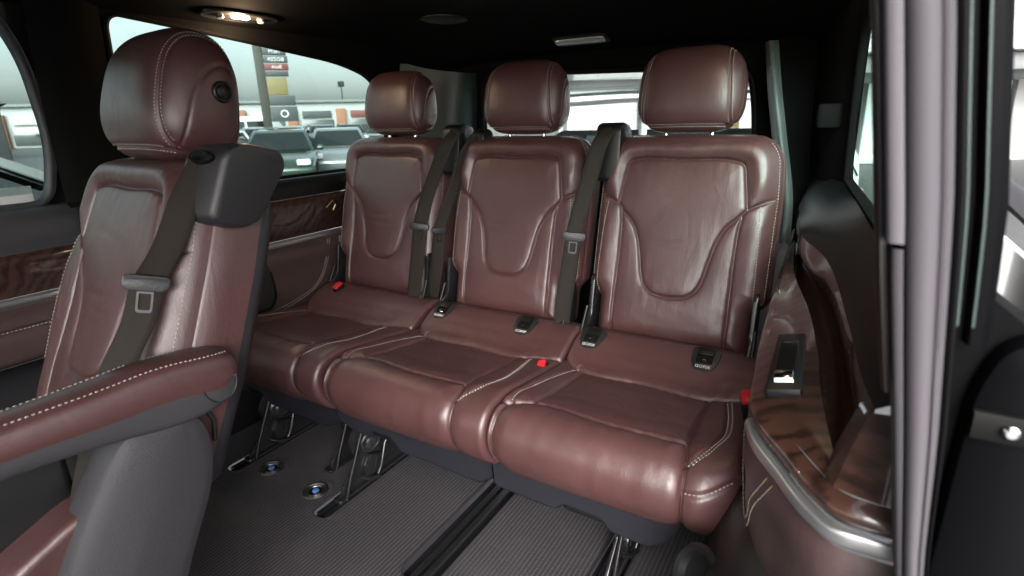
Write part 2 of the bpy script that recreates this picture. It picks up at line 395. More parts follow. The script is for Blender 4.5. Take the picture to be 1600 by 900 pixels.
def panelled(V, reg, names, parent, flip=False):
    """V: n x m x 3 grid; reg: face region ids; names {id:(name, mat)}; region 0 is the part, the others its sub-parts"""
    n, m = V.shape[:2]; N = grid_normals(V) * (-1 if flip else 1); Vf = V.reshape(-1, 3); Nf = N.reshape(-1, 3)
    idx = np.arange(n * m).reshape(n, m); Q = np.stack([idx[:-1, :-1], idx[:-1, 1:], idx[1:, 1:], idx[1:, :-1]], -1)
    if flip: Q = Q[..., ::-1]
    root = None
    for rid in sorted(names):
        q = Q[reg == rid]
        if not len(q): continue
        used, inv = np.unique(q, return_inverse=True)
        me = bpy.data.meshes.new(names[rid][0]); me.from_pydata(Vf[used].tolist(), [], inv.reshape(q.shape).tolist()); me.update()
        o = link(names[rid][0], me, names[rid][1], parent if root is None else root)
        me.normals_split_custom_set_from_vertices(Nf[used].tolist())
        if root is None: root = o
    return root
def copy_tree(o, parent=None):
    c = o.copy(); col.objects.link(c); c.parent = parent
    for ch in list(o.children): copy_tree(ch, c)
    return c

# ================================================================ THE VAN: floor
RAILS = [-.682, -.275, .095, .478]
def slot(x, hw, y0, y1):
    return round_poly([(x - hw, y0), (x + hw, y0), (x + hw, y1), (x - hw, y1)], [hw * .95, hw * .95, .005, .005], 7)
slots = [slot(RAILS[0], .030, -.565, .62), slot(RAILS[1], .032, -.575, .62), slot(RAILS[2], .050, -.62, .62), slot(RAILS[3], .036, -.50, .62)]
def floor_build():
    outer = [(-.90, -3.0), (.80, -3.0), (.80, .76), (-.90, .76)]
    loops = [outer] + [s[::-1] for s in slots]
    pts = [p for L in loops for p in L]
    tri = tessellate_polygon([[Vector((*p, 0)) for p in L] for L in loops])
    o = raw('floor', [(*p, 0) for p in pts], [t if True else t for t in tri], CARPET, smooth=False)
    bm = bmesh.new(); bm.from_mesh(o.data)
    bmesh.ops.recalc_face_normals(bm, faces=bm.faces)
    if sum(f.normal.z for f in bm.faces) < 0: bmesh.ops.reverse_faces(bm, faces=bm.faces)
    bm.to_mesh(o.data); bm.free()
    o['kind'] = 'structure'
    for x, s in zip(RAILS, slots):
        y0 = min(p[1] for p in s); hw = max(p[0] for p in s) - x
        tube('carpet_hem', [(p[0], p[1], .0015) for p in s], .0032, HEM, o, 6, closed=True)
        box('rail_bed', (x - hw - .004, y0 - .004, -.030), (x + hw + .004, .64, -.022), FELT, o, .001)
        r = box('seat_rail', (x - .0178, y0 + .018, -.0218), (x + .0178, .62, -.0200), RAIL, o, .0005)
        for sg in (-1, 1):
            prism('rail_lip', [(x + sg * .006, -.002), (x + sg * .021, -.002), (x + sg * .022, -.0045), (x + sg * .022, -.0215), (x + sg * .018, -.0215), (x + sg * .018, -.006), (x + sg * .006, -.006)], y0 + .018, .62, RAIL, r, 'y')
    for ax, ay in ((-.578, -.492), (-.368, -.500)):
        a = lathe('floor_anchor', [(.036, -.001), (.0365, .003), (.034, .0052), (.031, .0052), (.029, .003), (.026, .0015), (.024, .0035), (.021, .004), (.0195, .002), (.015, .001), (0, .001)], CHROME_D, o, 40, Matrix.Translation((ax, ay, 0)))
        lathe('anchor_cup', [(.0185, .0012), (.0165, .0042), (.0125, .0042), (.011, .0022), (0, .0022)], PLB, a, 28, Matrix.Translation((ax, ay, 0)))
        lathe('anchor_plug', [(.0098, .0024), (.0095, .0048), (.007, .0056), (0, .0056)], BLUE, a, 24, Matrix.Translation((ax, ay, 0)))
        th = np.linspace(R(35), R(150), 20)
        tube('cut_mark', [(ax + .052 * math.cos(t), ay + .052 * math.sin(t), .0008) for t in th], .0012, HEM, a, 5)
    return o
CHROME_D = mat('brushed anchor steel', (.42, .41, .39), .35, metal=1)
floor = floor_build()

# ---------------------------------------------------------------- ceiling
def ceil_z(x, y):
    xc = (x + .045) / .80
    z = 1.365 - .055 * abs(xc)**4
    z = z - .115 * smooth01((y - .30) / .46)**1.2
    return z
xs = np.linspace(-.875, .785, 60); ys = np.linspace(-3.0, .77, 70)
V = [(x, y, float(ceil_z(x, np.float64(y)))) for y in ys for x in xs]
ceiling = raw('ceiling', V, gridfaces(70, 60), HEAD); ceiling['kind'] = 'structure'
# a second skin a little above keeps daylight out of the lining
raw('roof_skin', [(x, y, z + .03) for x, y, z in V], gridfaces(70, 60), GLOSSB, ceiling)
tube('lining_edge', [(x, .765, float(ceil_z(x, np.float64(.765))) - .004) for x in np.linspace(-.80, .72, 30)], .008, HEAD, ceiling, 8)

# reading lamp (lit) on the far edge of the ceiling
def ceil_frame(x, y, ang=0, drop=0):
    e = 1e-3; z = float(ceil_z(x, np.float64(y))); zx = (float(ceil_z(x + e, np.float64(y))) - z) / e; zy = (float(ceil_z(x, np.float64(y + e))) - z) / e
    n = Vector((zx, zy, -1)).normalized(); u = Vector((math.sin(ang), math.cos(ang), 0)); u = (u - n * u.dot(n)).normalized(); v = n.cross(u)
    return Matrix(((u.x, v.x, n.x, x), (u.y, v.y, n.y, y), (u.z, v.z, n.z, z + drop), (0, 0, 0, 1)))
def oval(a, b, n=40, e=2.6):
    return [(a * math.copysign(abs(math.cos(t))**(2 / e), math.cos(t)), b * math.copysign(abs(math.sin(t))**(2 / e), math.sin(t))) for t in np.linspace(0, 2 * math.pi, n, endpoint=False)]
M0 = ceil_frame(-.765, -.225, .05); 
lamp = thing('reading_lamp', 'lit oval reading lamp with warm glow on the black ceiling edge', 'lamp', M0.to_translation())
inv = Matrix.Translation(-M0.to_translation()) @ M0
def lm(p): return inv @ Vector(p)
prism('housing', oval(.120, .036), -.004, .010, PLB, lamp, 'z', .004, lm, inset=(.006, -.004))
b_ = box('lamp_lens', (-.028, -.006, .0062), (.026, .008, .012), LAMPW, lamp, .003, lm)
for sx in (-.062, .066):
    lathe('switch', [(.010, .006), (.010, .014), (.008, .016), (0, .016)], SILVER if sx < 0 else LENS, lamp, 20, inv @ Matrix.Translation((sx, -.004, 0)))
prism('lens_cover', oval(.085, .020), .0055, .0070, PL, lamp, 'z', .0006, lm)
pl_d = bpy.data.lights.new('reading_light', 'POINT'); pl_d.energy = .8; pl_d.color = (1, .68, .42); pl_d.shadow_soft_size = .02
plo = bpy.data.objects.new('reading_light', pl_d); col.objects.link(plo); plo.location = M0 @ Vector((0, 0, .035))

# its twin over the near side seats, just above the picture
M0 = ceil_frame(.655, -.20, .0); LAMPW2 = emit_mat('dim warm lamp', (1.0, .72, .45), 8); near_reading = thing('reading_lamp', 'twin oval reading lamp on the ceiling edge above the wood armrest', 'lamp', M0.to_translation())
inv = Matrix.Translation(-M0.to_translation()) @ M0
prism('housing', oval(.120, .036), -.004, .010, PLB, near_reading, 'z', .004, lm, inset=(.006, -.004))
box('lamp_lens', (-.028, -.006, .0062), (.026, .008, .012), LAMPW2, near_reading, .003, lm)
pl2_d = pl_d.copy(); pl2_d.energy = .42
plo = bpy.data.objects.new('reading_light', pl2_d); col.objects.link(plo); plo.location = M0 @ Vector((0, 0, .035))

M0 = ceil_frame(-.05, .62, math.pi / 2)
rl = thing('cargo_lamp', 'unlit rectangular ceiling lamp with pale lens above the tailgate window', 'lamp', M0.to_translation())
inv = Matrix.Translation(-M0.to_translation()) @ M0
prism('housing', oval(.105, .034, e=6), -.004, .008, PLB, rl, 'z', .003, lm)
prism('lamp_lens', oval(.095, .020, e=7), .0082, .016, LENS, rl, 'z', .004, lambda p: inv @ Vector((p[0], p[1] + .008, p[2])))
M0 = ceil_frame(-.46, .36, .9)
sp = thing('ceiling_speaker', 'black rounded-diamond speaker cover on the ceiling ahead of the tailgate', 'speaker', M0.to_translation())
inv = Matrix.Translation(-M0.to_translation()) @ M0
prism('cover', oval(.085, .055, e=1.7), -.003, .007, PLB, sp, 'z', .003, lm)
prism('grille', oval(.070, .043, e=1.7), .0072, .0082, SPK, sp, 'z', .0004, lm)

# ---------------------------------------------------------------- window wall helper
def wall_ring(name, win, rect, X, m, parent, depth=.03, sgn=-1, flange=None):
    """plate in (y,z) at x = X(y,z) with a window cut out, flange turned outwards"""
    P = np.array(win); c = P.mean(0); O = []
    (a0, b0), (a1, b1) = rect
    for p in P:
        d = p - c; ts = []
        for k, lo, hi in ((0, a0, a1), (1, b0, b1)):
            if d[k] > 1e-9: ts.append((hi - c[k]) / d[k])
            if d[k] < -1e-9: ts.append((lo - c[k]) / d[k])
        O.append(c + d * min(ts))
    # snap rectangle corners
    for cr in ((a0, b0), (a1, b0), (a1, b1), (a0, b1)):
        i = int(np.argmin([np.hypot(o[0] - cr[0], o[1] - cr[1]) for o in O])); O[i] = np.array(cr)
    O = np.array(O); rows = [O]
    for t in (.35, .7, .93, .985): rows.append(O + (P - O) * t)
    V = []
    for i, rw in enumerate(rows):
        for y, z in rw: V.append((X(y, z), y, z))
    n = len(P)
    for k, (dd, sh) in enumerate(((.004, 0), (.012, .003), (depth, .008))):
        for y, z in P:
            q = np.array((y, z)); q2 = c + (q - c) * (1 - sh)
            V.append((X(*q) + sgn * dd, *q2))
    return raw(name, V, gridfaces(len(rows) + 3, n, False, True), m, parent, auto=70)
def pane(name, win, X, m, parent, th=.004, grow=.006):
    P = np.array(win); c = P.mean(0); d = P - c; P = c + d * (1 + grow / np.linalg.norm(d, axis=1)[:, None]); n = len(P)
    V = [(X(y, z), y, z) for y, z in P] + [(X(y, z) + th, y, z) for y, z in P]
    F = [tuple(range(n)), tuple(range(2 * n - 1, n - 1, -1))] + [(i, n + i, n + (i + 1) % n, (i + 1) % n) for i in range(n)]
    return raw(name, V, F, m, parent, smooth=False)

# ---------------------------------------------------------------- far side wall (behind the single rear seat)
XF = lambda y, z: -.905 + .10 * (z - .85) - (.02 if z < .9 else 0) * 0
fw = thing('side_wall', 'far side wall with tinted window, dark wood band and leather trim', 'side wall', (0, 0, 0))
winF = round_poly([(-.555, .835), (.46, .835), (.50, 1.00), (.43, 1.175), (.25, 1.228), (-.20, 1.275), (-.555, 1.305)], [.05, .05, .05, .10, .10, .3, .045], 8)
wall_ring('window_surround', winF, ((-.72, .80), (.74, 1.345)), lambda y, z: XF(y, z) + .012, HEAD, fw, .03)
tube('window_seal', [(XF(y, z) + .010, y, z) for y, z in winF], .007, RUBBER, fw, 6, closed=True)
pane('window_pane', winF, lambda y, z: XF(y, z) - .018, GLASS, fw)
def rl_(x, z, y0=-.72, y1=.74, b=0): return [(x, y0, z), (x + b, (y0 + y1) / 2, z), (x, y1, z)]
loft('window_sill', [rl_(-.892, .80), rl_(-.884, .828), rl_(-.868, .832), rl_(-.853, .820), rl_(-.846, .790), rl_(-.848, .764)], PLB, fw, 24, 5)
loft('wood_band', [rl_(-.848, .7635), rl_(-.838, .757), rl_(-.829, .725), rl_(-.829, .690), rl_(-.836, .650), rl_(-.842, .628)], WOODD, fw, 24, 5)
# ashtray like finger pull in the wood
tube('pull_rim', [(-.826, .055, .715), (-.826, .088, .735), (-.826, .100, .720), (-.826, .085, .700)], .0025, SILVER, fw, 6)
loft('silver_strip', [rl_(-.842, .6275), rl_(-.832, .625), rl_(-.829, .616), rl_(-.832, .606), rl_(-.842, .604)], SILVER, fw, 24, 4)
loft('leather_panel', [rl_(-.843, .6035), rl_(-.834, .59), rl_(-.832, .50), rl_(-.834, .42), rl_(-.842, .365)], LD, fw, 30, 6)
st = []
for o_ in (0, .010):
    st.append(catmull([(-.8305, .055 - o_, .598), (-.8295, .035 - o_, .52), (-.8290, -.02 - o_ * .8, .44 + o_ * .4), (-.8300, -.14, .395 + o_), (-.833, -.32, .375 + o_)], 80))
stitches('stitching', st, fw, .0075, .0060, .0011)
sp_ = [( -.39, .40), (-.225, .40), (-.20, .44), (-.215, .585), (-.39, .585)]
prism('speaker_frame', round_poly(sp_, .03, 6), -.842, -.829, PLB, fw, 'x', .003)
prism('speaker_grille', round_poly([(a * .9 - .032, b * .9 + .05) for a, b in sp_], .025, 6), -.8288, -.8270, SPK, fw, 'x', .0006)
loft('lower_trim', [rl_(-.842, .3648), rl_(-.828, .36), rl_(-.824, .30), rl_(-.834, .12), rl_(-.86, .02), rl_(-.87, -.01)], FELT, fw, 24, 5)
loft('pillar_cover', [[(-.825, .095, .60), (-.815, .075, .48), (-.805, .03, .36)], [(-.805, .12, .60), (-.795, .10, .48), (-.785, .06, .355)], [(-.81, .22, .60), (-.80, .20, .48), (-.79, .16, .35)]], PL, fw, 20, 6)

# far sliding door: window, pillar and trim
fd = thing('far_sliding_door', 'closed far side door with tinted window and grey armrest trim', 'door', (0, 0, 0))
winD = round_poly([(-1.75, .835), (-.745, .835), (-.715, .98), (-.735, 1.20), (-.80, 1.33), (-1.75, 1.35)], [.03, .05, .2, .2, .06, .03], 8)
XD = lambda y, z: -.93 + .10 * (z - .85)
wall_ring('door_frame', winD, ((-1.95, .815), (-.66, 1.37)), lambda y, z: XD(y, z), PLB, fd, .03)
tube('window_seal', [(XD(y, z) + .004, y, z) for y, z in winD], .012, PLL, fd, 8, closed=True)
pane('window_pane', winD, lambda y, z: XD(y, z) - .018, GLASS, fd)
box('glass_mark', (-.946, -.93, .845), (-.9425, -.77, .885), WHITEP, fd, .001)
def rd_(x, z): return rl_(x, z, -1.95, -.655)
loft('window_sill', [rd_(-.935, .815), rd_(-.925, .834), rd_(-.90, .832), rd_(-.875, .81), rd_(-.865, .77), rd_(-.868, .735)], PLL, fd, 20, 5)
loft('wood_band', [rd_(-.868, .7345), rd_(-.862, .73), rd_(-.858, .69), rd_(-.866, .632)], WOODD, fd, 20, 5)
loft('silver_strip', [rd_(-.866, .6315), rd_(-.856, .628), rd_(-.854, .618), rd_(-.866, .606)], SILVER, fd, 20, 4)
loft('door_card', [rd_(-.866, .6055), rd_(-.872, .58), rd_(-.873, .555)], LD, fd, 20, 5)
loft('armrest', [rd_(-.873, .5545), rd_(-.85, .56), rd_(-.83, .55), rd_(-.825, .52), rd_(-.83, .48), rd_(-.85, .47)], LD, fd, 20, 5)
stitches('stitching', [[(-.8385, -1.9, .5585), (-.8385, -.66, .5585)]], fd, .0085, .0062, .0011)
loft('lower_card', [rd_(-.85, .4695), rd_(-.868, .46), rd_(-.87, .30), rd_(-.87, .0)], PL, fd, 20, 5)
# dark lining of the pillar between door and window
fp = thing('pillar_trim', 'black fabric pillar trim between the far door and far window', 'pillar', (0, 0, 0))
loft('cover', [[(-.875, -.73, .84), (-.862, -.73, 1.1), (-.83, -.73, 1.34)], [(-.862, -.71, .84), (-.85, -.71, 1.1), (-.82, -.71, 1.345)], [(-.858, -.64, .835), (-.845, -.63, 1.1), (-.81, -.61, 1.35)], [(-.875, -.57, .835), (-.862, -.57, 1.1), (-.835, -.57, 1.345)]], HEAD, fp, 24, 6)

# ---------------------------------------------------------------- tailgate
tg = thing('tailgate', 'rear tailgate with wide heated window in a black frame', 'tailgate', (0, 0, 0))
winT = round_poly([(-.60, .78), (.535, .78), (.535, 1.0), (.505, 1.165), (-.565, 1.195), (-.60, 1.0)], [.04, .05, .2, .07, .07, .2], 8)
def yring(name, win, rect, Y, m, parent, depth):
    o = wall_ring(name, win, rect, lambda a, b: 0, m, parent, depth, 1)
    for v in o.data.vertices: v.co = (v.co.y, Y(v.co.y, v.co.z) + v.co.x, v.co.z)
    return o
YT = lambda x, z: .80 - .25 * max(0, z - .8) * .4
yring('window_surround', winT, ((-.84, .60), (.76, 1.30)), YT, HEAD, tg, .03)
tube('window_seal', [(x, YT(x, z) - .004, z) for x, z in winT], .012, RUBBER, tg, 8, closed=True)
o_ = pane('window_pane', winT, lambda a, b: 0, GLASSR, tg)
for v in o_.data.vertices: v.co = (v.co.y, YT(v.co.y, v.co.z) + v.co.x + .018, v.co.z)
for i in range(12):
    z = .82 + i * .03
    tube('heater_wire', [(-.57, YT(0, z) + .0165, z), (.50, YT(0, z) + .0165, z)], .0004, PLB, tg, 4)
box('lower_panel', (-.84, .81, -.02), (.76, .85, .61), PLB, tg, .01)

# D pillars
def dpillar(s):
    name = 'near' if s > 0 else 'far'
    o = thing('rear_pillar_trim', 'greenish grey plastic pillar trim beside the tailgate, ' + ('with narrow slot near its top' if s > 0 else 'with small square cap'), 'pillar', (0, 0, 0), 0)
    if s > 0:
        A = [(.555, .69, 1.225), (.578, .67, 1.10), (.615, .655, .93), (.655, .655, .75), (.66, .65, .60)]
        B = [(.575, .65, 1.225), (.598, .63, 1.10), (.636, .615, .93), (.674, .615, .75), (.68, .61, .60)]
        C = [(.595, .66, 1.225), (.618, .645, 1.10), (.654, .63, .93), (.69, .63, .75), (.70, .62, .60)]
        D = [(.70, .70, 1.25), (.71, .70, 1.10), (.72, .69, .93), (.73, .69, .75), (.74, .69, .60)]
        A0 = [(.545, .78, 1.235), (.56, .78, 1.10), (.59, .78, .93), (.62, .78, .75), (.63, .78, .60)]
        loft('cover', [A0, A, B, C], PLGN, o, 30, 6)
        prism('slot_cap', [(.5810, 1.150), (.5880, 1.150), (.5820, 1.190), (.5750, 1.190)], .6400, .6320, PLG2, o, 'y', .001)
        loft('side_cover', [C, D], HEAD, o, 30, 6)
    else:
        A = [(-.60, .775, 1.205), (-.625, .775, .98), (-.65, .775, .70)]
        B = [(-.63, .70, 1.205), (-.645, .69, .98), (-.67, .68, .70)]
        C = [(-.80, .60, 1.235), (-.81, .585, .98), (-.82, .57, .70)]
        D = [(-.865, .55, 1.26), (-.87, .54, .98), (-.88, .53, .70)]
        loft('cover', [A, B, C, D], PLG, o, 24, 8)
        P = [(-.735, .645, 1.165), (-.700, .662, 1.165), (-.705, .658, 1.115), (-.738, .640, 1.115)]
        prism('square_cap', round_poly([(-.737, 1.115), (-.703, 1.115), (-.701, 1.165), (-.735, 1.165)], .006, 3), -.004, .004, PLG2, o, 'y', .0015, lambda p: (p[0], .6475 + (p[0] + .718) * .55 + (p[2] - 1.14) * .04 + p[1] - .006, p[2]))
    return o
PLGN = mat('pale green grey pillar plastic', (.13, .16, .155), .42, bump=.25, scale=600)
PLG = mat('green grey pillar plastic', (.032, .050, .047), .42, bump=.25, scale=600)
PLG2 = mat('pillar cap plastic', (.05, .06, .06), .4, bump=.2, scale=600)
dpillar(1); dpillar(-1)

# ---------------------------------------------------------------- near side wall (wood armrest with window switch)
nw = thing('side_wall', 'near side wall with glossy brown wood armrest, silver strip and window switch', 'side wall', (0, 0, 0))
THREADB = mat('beige thread', (.20, .155, .125), .7)
def plan(z, dx=0.0, dy=0.0, tail=1.0):
    """front corner and inner edge of the wheel arch trim in plan, at height z"""
    return [(.955 + dx, -.802 + dy, z), (.905 + dx, -.806 + dy, z), (.872 + dx, -.803 + dy, z), (.850 + dx, -.782 + dy, z), (.812 + dx, -.722 + dy, z), (.780 + dx, -.668 + dy, z), (.765 + dx, -.625 + dy, z), (.757 + dx, -.55 + dy, z), (.742 + dx, -.35 + dy, z), (.728 + dx, -.05 + dy, z), (.715 + dx, .30 + dy, z), (.70 + dx, .62 + dy, z)]
cut_ = lambda P: [p for p in P[:6]] + [P[6]]
loft('silver_strip', [cut_(plan(.621, .004, .003)), cut_(plan(.619, -.0035, -.003)), cut_(plan(.611, -.005, -.0045)), cut_(plan(.603, -.0035, -.003)), cut_(plan(.601, .004, .003))], SILVER, nw, 80, 4)
loft('inner_edge', [P[6:] for P in (plan(.624, .004, .003), plan(.620, 0, 0), plan(.600, 0, 0), plan(.596, .004, .003))], LD, nw, 60, 4)
loft('leather_panel', [plan(.5955, .003, .002), plan(.585, 0, 0), plan(.52, .004, .003), plan(.46, .010, .007), plan(.425, .018, .014)], LD, nw, 110, 5)
def panel_pt(a, z, out=.0035):
    k = float(np.interp(z, [.425, .46, .52, .585], [.018, .010, .004, 0])); P = np.array(plan(z, k, k * .75))
    S = np.r_[0, np.cumsum(np.linalg.norm(np.diff(P, axis=0), axis=1))]; D = catmull(P, 900); i = int(np.interp(a, range(len(P)), S) / S[-1] * 899)
    d = D[i + 1] - D[i - 1]; n = np.array([-d[1], d[0], 0]); n /= np.linalg.norm(n)
    if n[0] > 0: n = -n
    return D[i] + n * out
st = []
for o_ in (0, 1):
    st.append([panel_pt(a, z) for a, z in catmull([(4.25 - o_ * .22, .592), (4.95 - o_ * .22, .53), (5.5 - o_ * .18, .478 - o_ * .006), (5.85 - o_ * .05, .462 - o_ * .009), (6.15 + o_ * .05, .468 - o_ * .009), (6.3 + o_ * .1, .50), (6.4 + o_ * .1, .592)], 120)])
stitches('stitching', st, nw, .0066, .0060, .0009, THREADB)
loft('lower_trim', [plan(.4245, .018, .014), plan(.41, .006, .004), plan(.36, -.020, -.01), plan(.28, -.045, -.02), plan(.10, -.07, -.03), plan(-.02, -.08, -.04)], PLB, nw, 90, 5)
lathe('cup_ring', [(.050, 0), (.050, .012), (.044, .016), (.036, .013), (.033, 0), (.030, -.02), (0, -.02)], PLB, nw, 36, axis_m((.716, -.600, .305), (-.60, -.60, .52)))
# wood: face below the armrest top, armrest top, pocket and outer wood
front_low = plan(.6245, .003, .002)
front_mid = plan(.638, -.001, -.002)
top_edge = [(.955, -.792, .652), (.905, -.795, .652), (.876, -.791, .652), (.857, -.768, .652), (.822, -.710, .652), (.794, -.660, .651), (.779, -.618, .650), (.770, -.55, .650), (.754, -.35, .655), (.739, -.05, .662), (.725, .30, .668), (.71, .62, .67)]
loft('wood_lip', [front_low, front_mid, top_edge], WOOD, nw, 110, 6)
inner = [(.857, -.768, .6521), (.822, -.710, .6521), (.794, -.660, .6511), (.779, -.618, .6501), (.770, -.55, .6501), (.754, -.35, .6551), (.739, -.05, .6621), (.725, .30, .668)]
mid1 = [(.860, -.752, .661), (.835, -.70, .662), (.815, -.64, .663), (.803, -.60, .663), (.796, -.53, .664), (.782, -.33, .668), (.755, -.05, .673), (.73, .28, .68)]
groove = [(.863, -.735, .664), (.855, -.69, .668), (.845, -.62, .672), (.840, -.58, .674), (.834, -.51, .677), (.808, -.31, .682), (.768, -.10, .684), (.735, .25, .69)]
loft('armrest_top', [inner, mid1, groove], WOOD, nw, 80, 8)
pock = [(x + .006, y + .004, z - .045) for x, y, z in groove]
pock2 = [(.880, -.735, .630), (.874, -.69, .632), (.868, -.62, .634), (.866, -.58, .636), (.862, -.51, .640), (.836, -.31, .650), (.785, -.08, .66), (.745, .25, .68)]
outer = [(.890, -.775, .742), (.882, -.71, .736), (.873, -.62, .735), (.870, -.58, .736), (.862, -.50, .738), (.816, -.20, .757), (.772, -.05, .757), (.745, .22, .746), (.715, .55, .735)]
loft('pocket', [groove, [(x + .003, y, z - .006) for x, y, z in groove], pock, pock2, [(x - .002, y, z - .02) for x, y, z in outer], outer], WOODD, nw, 80, 6)  # darker wood here: the shade of the recess is put into its colour
loft('front_face', [[(.866, -.786, .6523), (.876, -.7855, .700), (.886, -.784, .742)], [(.905, -.7945, .6523), (.907, -.790, .700), (.910, -.786, .745)], [(.955, -.793, .6523), (.955, -.790, .70), (.955, -.786, .748)]], WOOD, nw, 24, 8)
loft('pocket_lip', [[(.857, -.7675, .6523), (.8615, -.7765, .6523), (.866, -.7859, .6525)], [(.862, -.740, .664), (.869, -.763, .683), (.876, -.7854, .700)], [(.880, -.745, .735), (.883, -.765, .739), (.886, -.7839, .742)]], WOODD, nw, 24, 8)
# switch
sw0 = Vector((.795, -.505, .668))
su = Vector((-.042, 1, .02)).normalized(); sn = Vector((-.22, -.05, 1)).normalized(); sv = su.cross(sn).normalized(); sn = sv.cross(su)
SM = Matrix(((sv.x, su.x, sn.x, sw0.x), (sv.y, su.y, sn.y, sw0.y), (sv.z, su.z, sn.z, sw0.z), (0, 0, 0, 1)))
def sm_(p): return SM @ Vector(p)
prism('switch_panel', round_poly([(-.021, -.115), (.024, -.115), (.021, .09), (-.019, .09)], .004, 3), -.010, .0035, PLB, nw, 'z', .0012, sm_)
box('switch_pocket', (-.012, -.05, .0033), (.012, .055, .0042), RUBBER, nw, .001, sm_)
tube('pocket_rim', [sm_((-.012, .056, .0045)), sm_((.012, .056, .0045))], .0009, CHROME, nw, 6)
prism('window_switch', [(-.092, .003), (-.066, .003), (-.068, .010), (-.078, .013), (-.090, .009)], -.011, .013, CHROME, nw, 'x', .001, lambda p: sm_((p[0], p[1], p[2])))
LINB = mat('black side lining', (.004, .0045, .0045), .42, bump=.2, scale=500, spec=.12)
# upper lining between the armrest and the window
ledge = [(.905, -.775, .752), (.900, -.70, .765), (.893, -.55, .785), (.868, -.30, .800), (.825, -.05, .800), (.785, .20, .790), (.745, .42, .780), (.725, .60, .775)]
sill = [(.915, -.775, .80), (.905, -.70, .82), (.895, -.50, .838), (.880, -.25, .842), (.860, 0, .840), (.842, .25, .838), (.80, .42, .832), (.74, .62, .825)]
loft('upper_lining', [outer, ledge, sill], LINB, nw, 60, 10)
winN = round_poly([(-.60, .842), (.36, .842), (.385, 1.0), (.35, 1.20), (.20, 1.25), (-.60, 1.29)], [.04, .05, .1, .1, .1, .04], 7)
XN = lambda y, z: .903 - .078 * (y + .55) / .93 - .035 * (z - .95)
wall_ring('window_surround', winN, ((-.80, .80), (.72, 1.345)), lambda y, z: XN(y, z) - .006, HEAD, nw, .02, 1)
pane('window_pane', winN, lambda y, z: XN(y, z) + .012, GLASSN, nw)
loft('rear_lining', [[(.836, .375, 1.33), (.838, .37, 1.1), (.842, .37, .84), (.84, .37, .70)], [(.80, .42, 1.33), (.80, .42, 1.1), (.80, .43, .84), (.79, .43, .70)], [(.715, .69, 1.26), (.71, .69, 1.1), (.72, .69, .84), (.73, .69, .6)]], HEAD, nw, 24, 8)
box('belt_outlet', (.738, .42, .968), (.80, .47, 1.032), HEAD, nw, .008)
loft('rear_lower', [[(.80, .42, .83), (.79, .43, .60), (.78, .43, .3)], [(.72, .69, .84), (.72, .69, .60), (.72, .69, .3)]], PLB, nw, 20, 4)

# ---------------------------------------------------------------- door pillar in the foreground
def spine(z): return .838 + (1.089 - z) * .155 + max(0, .9 - z) * .02 + max(0, z - 1.1) * -.10
def nar(z): return float(np.interp(z, [.40, .653, .771, .897, .95, 1.4], [.35, .52, .77, .95, 1, 1]))
def pillar_sweep(name, prof, m, parent, z0=-.05, z1=1.36, n=40, auto=60):
    V = []; zz = np.linspace(z0, z1, n)
    for z in zz:
        for dx, y in prof: V.append((spine(z) + dx * nar(z), y, z))
    return raw(name, V, gridfaces(n, len(prof)), m, parent, auto=auto)
PLP2 = mat('lightened pillar plastic', (.092, .086, .096), .75, bump=.2, scale=500, spec=.2)  # lighter copy of the pillar plastic, makes up for shade beside the seal
dp = thing('door_pillar', 'blurred pale grey door pillar trim with rubber seals in the foreground', 'pillar', (0, 0, 0))
pillar_sweep('trim_cover', [(.0055, -.80), (.0055, -.868), (.0065, -.8755), (.009, -.8785), (.0155, -.8795), (.0172, -.878), (.0176, -.866)], PLP2, dp, .925)
pillar_sweep('shaded_edge', [(-.001, -.80), (-.001, -.856), (.002, -.861), (.006, -.860)], PLB, dp, .80)  # black strip standing for the pillar's inner side in shadow
pillar_sweep('foot_cover', [(.009, -.80), (.009, -.868), (.011, -.875), (.0165, -.8765), (.0176, -.866)], PLP2, dp, -.05, .9205)
pillar_sweep('door_seal', [(.0178, -.84), (.0178, -.872), (.0195, -.879), (.024, -.8835), (.030, -.885), (.0345, -.883), (.036, -.8797), (.0375, -.8792), (.039, -.8815), (.042, -.8815), (.0445, -.877), (.0465, -.868), (.047, -.84)], PLP, dp)
pillar_sweep('outer_lip', [(.0468, -.84), (.0468, -.872), (.050, -.874), (.0525, -.868), (.0535, -.84)], RUBBER, dp)
raw('body_jamb', [(spine(z) + d * k, y, z) for z in np.linspace(-.05, 1.36, 30) for d, k, y in ((.010, 1, -.815), (.078 if z > .86 else .13, 1, -.815), (.078 if z > .86 else .13, 1, -.74))], gridfaces(30, 3), DBLACK, dp, auto=40)
# open sliding door behind the pillar: its front edge
sd = thing('open_sliding_door', 'open black sliding door edge with latch screw beyond the grey pillar', 'door', (0, 0, 0))
def zs_sweep(name, prof, m, parent, z0, z1, n=30):
    V = []
    for z in np.linspace(z0, z1, n):
        for dx, y in prof: V.append((spine(z) + dx * nar(z), y, z))
    return raw(name, V, gridfaces(n, len(prof)), m, parent, auto=40)
zs_sweep('window_frame', [(.050, -.80), (.050, -.842), (.053, -.848), (.0565, -.848), (.058, -.843), (.0585, -.838), (.062, -.838), (.063, -.845), (.066, -.848), (.074, -.848), (.080, -.842), (.080, -.80)], DBLACK, sd, .845, 1.36)
for dx_, y_ in ((.0560, -.8492), (.0665, -.8492)):
    tube('edge_glint', [(spine(z) + dx_ * nar(z), y_, z) for z in np.linspace(.86, 1.35, 20)], .0011, PLG, sd, 6)  # thin pale strips drawn as the reflections on the black frame edges
prism('door_edge', round_poly([(.935, -.2), (1.030, -.2), (1.030, .845), (1.005, .858), (.960, .848), (.945, .80)], [.02, .03, .03, .02, .03, .05], 6), -.79, -.835, DBLACK, sd, 'y', .012)
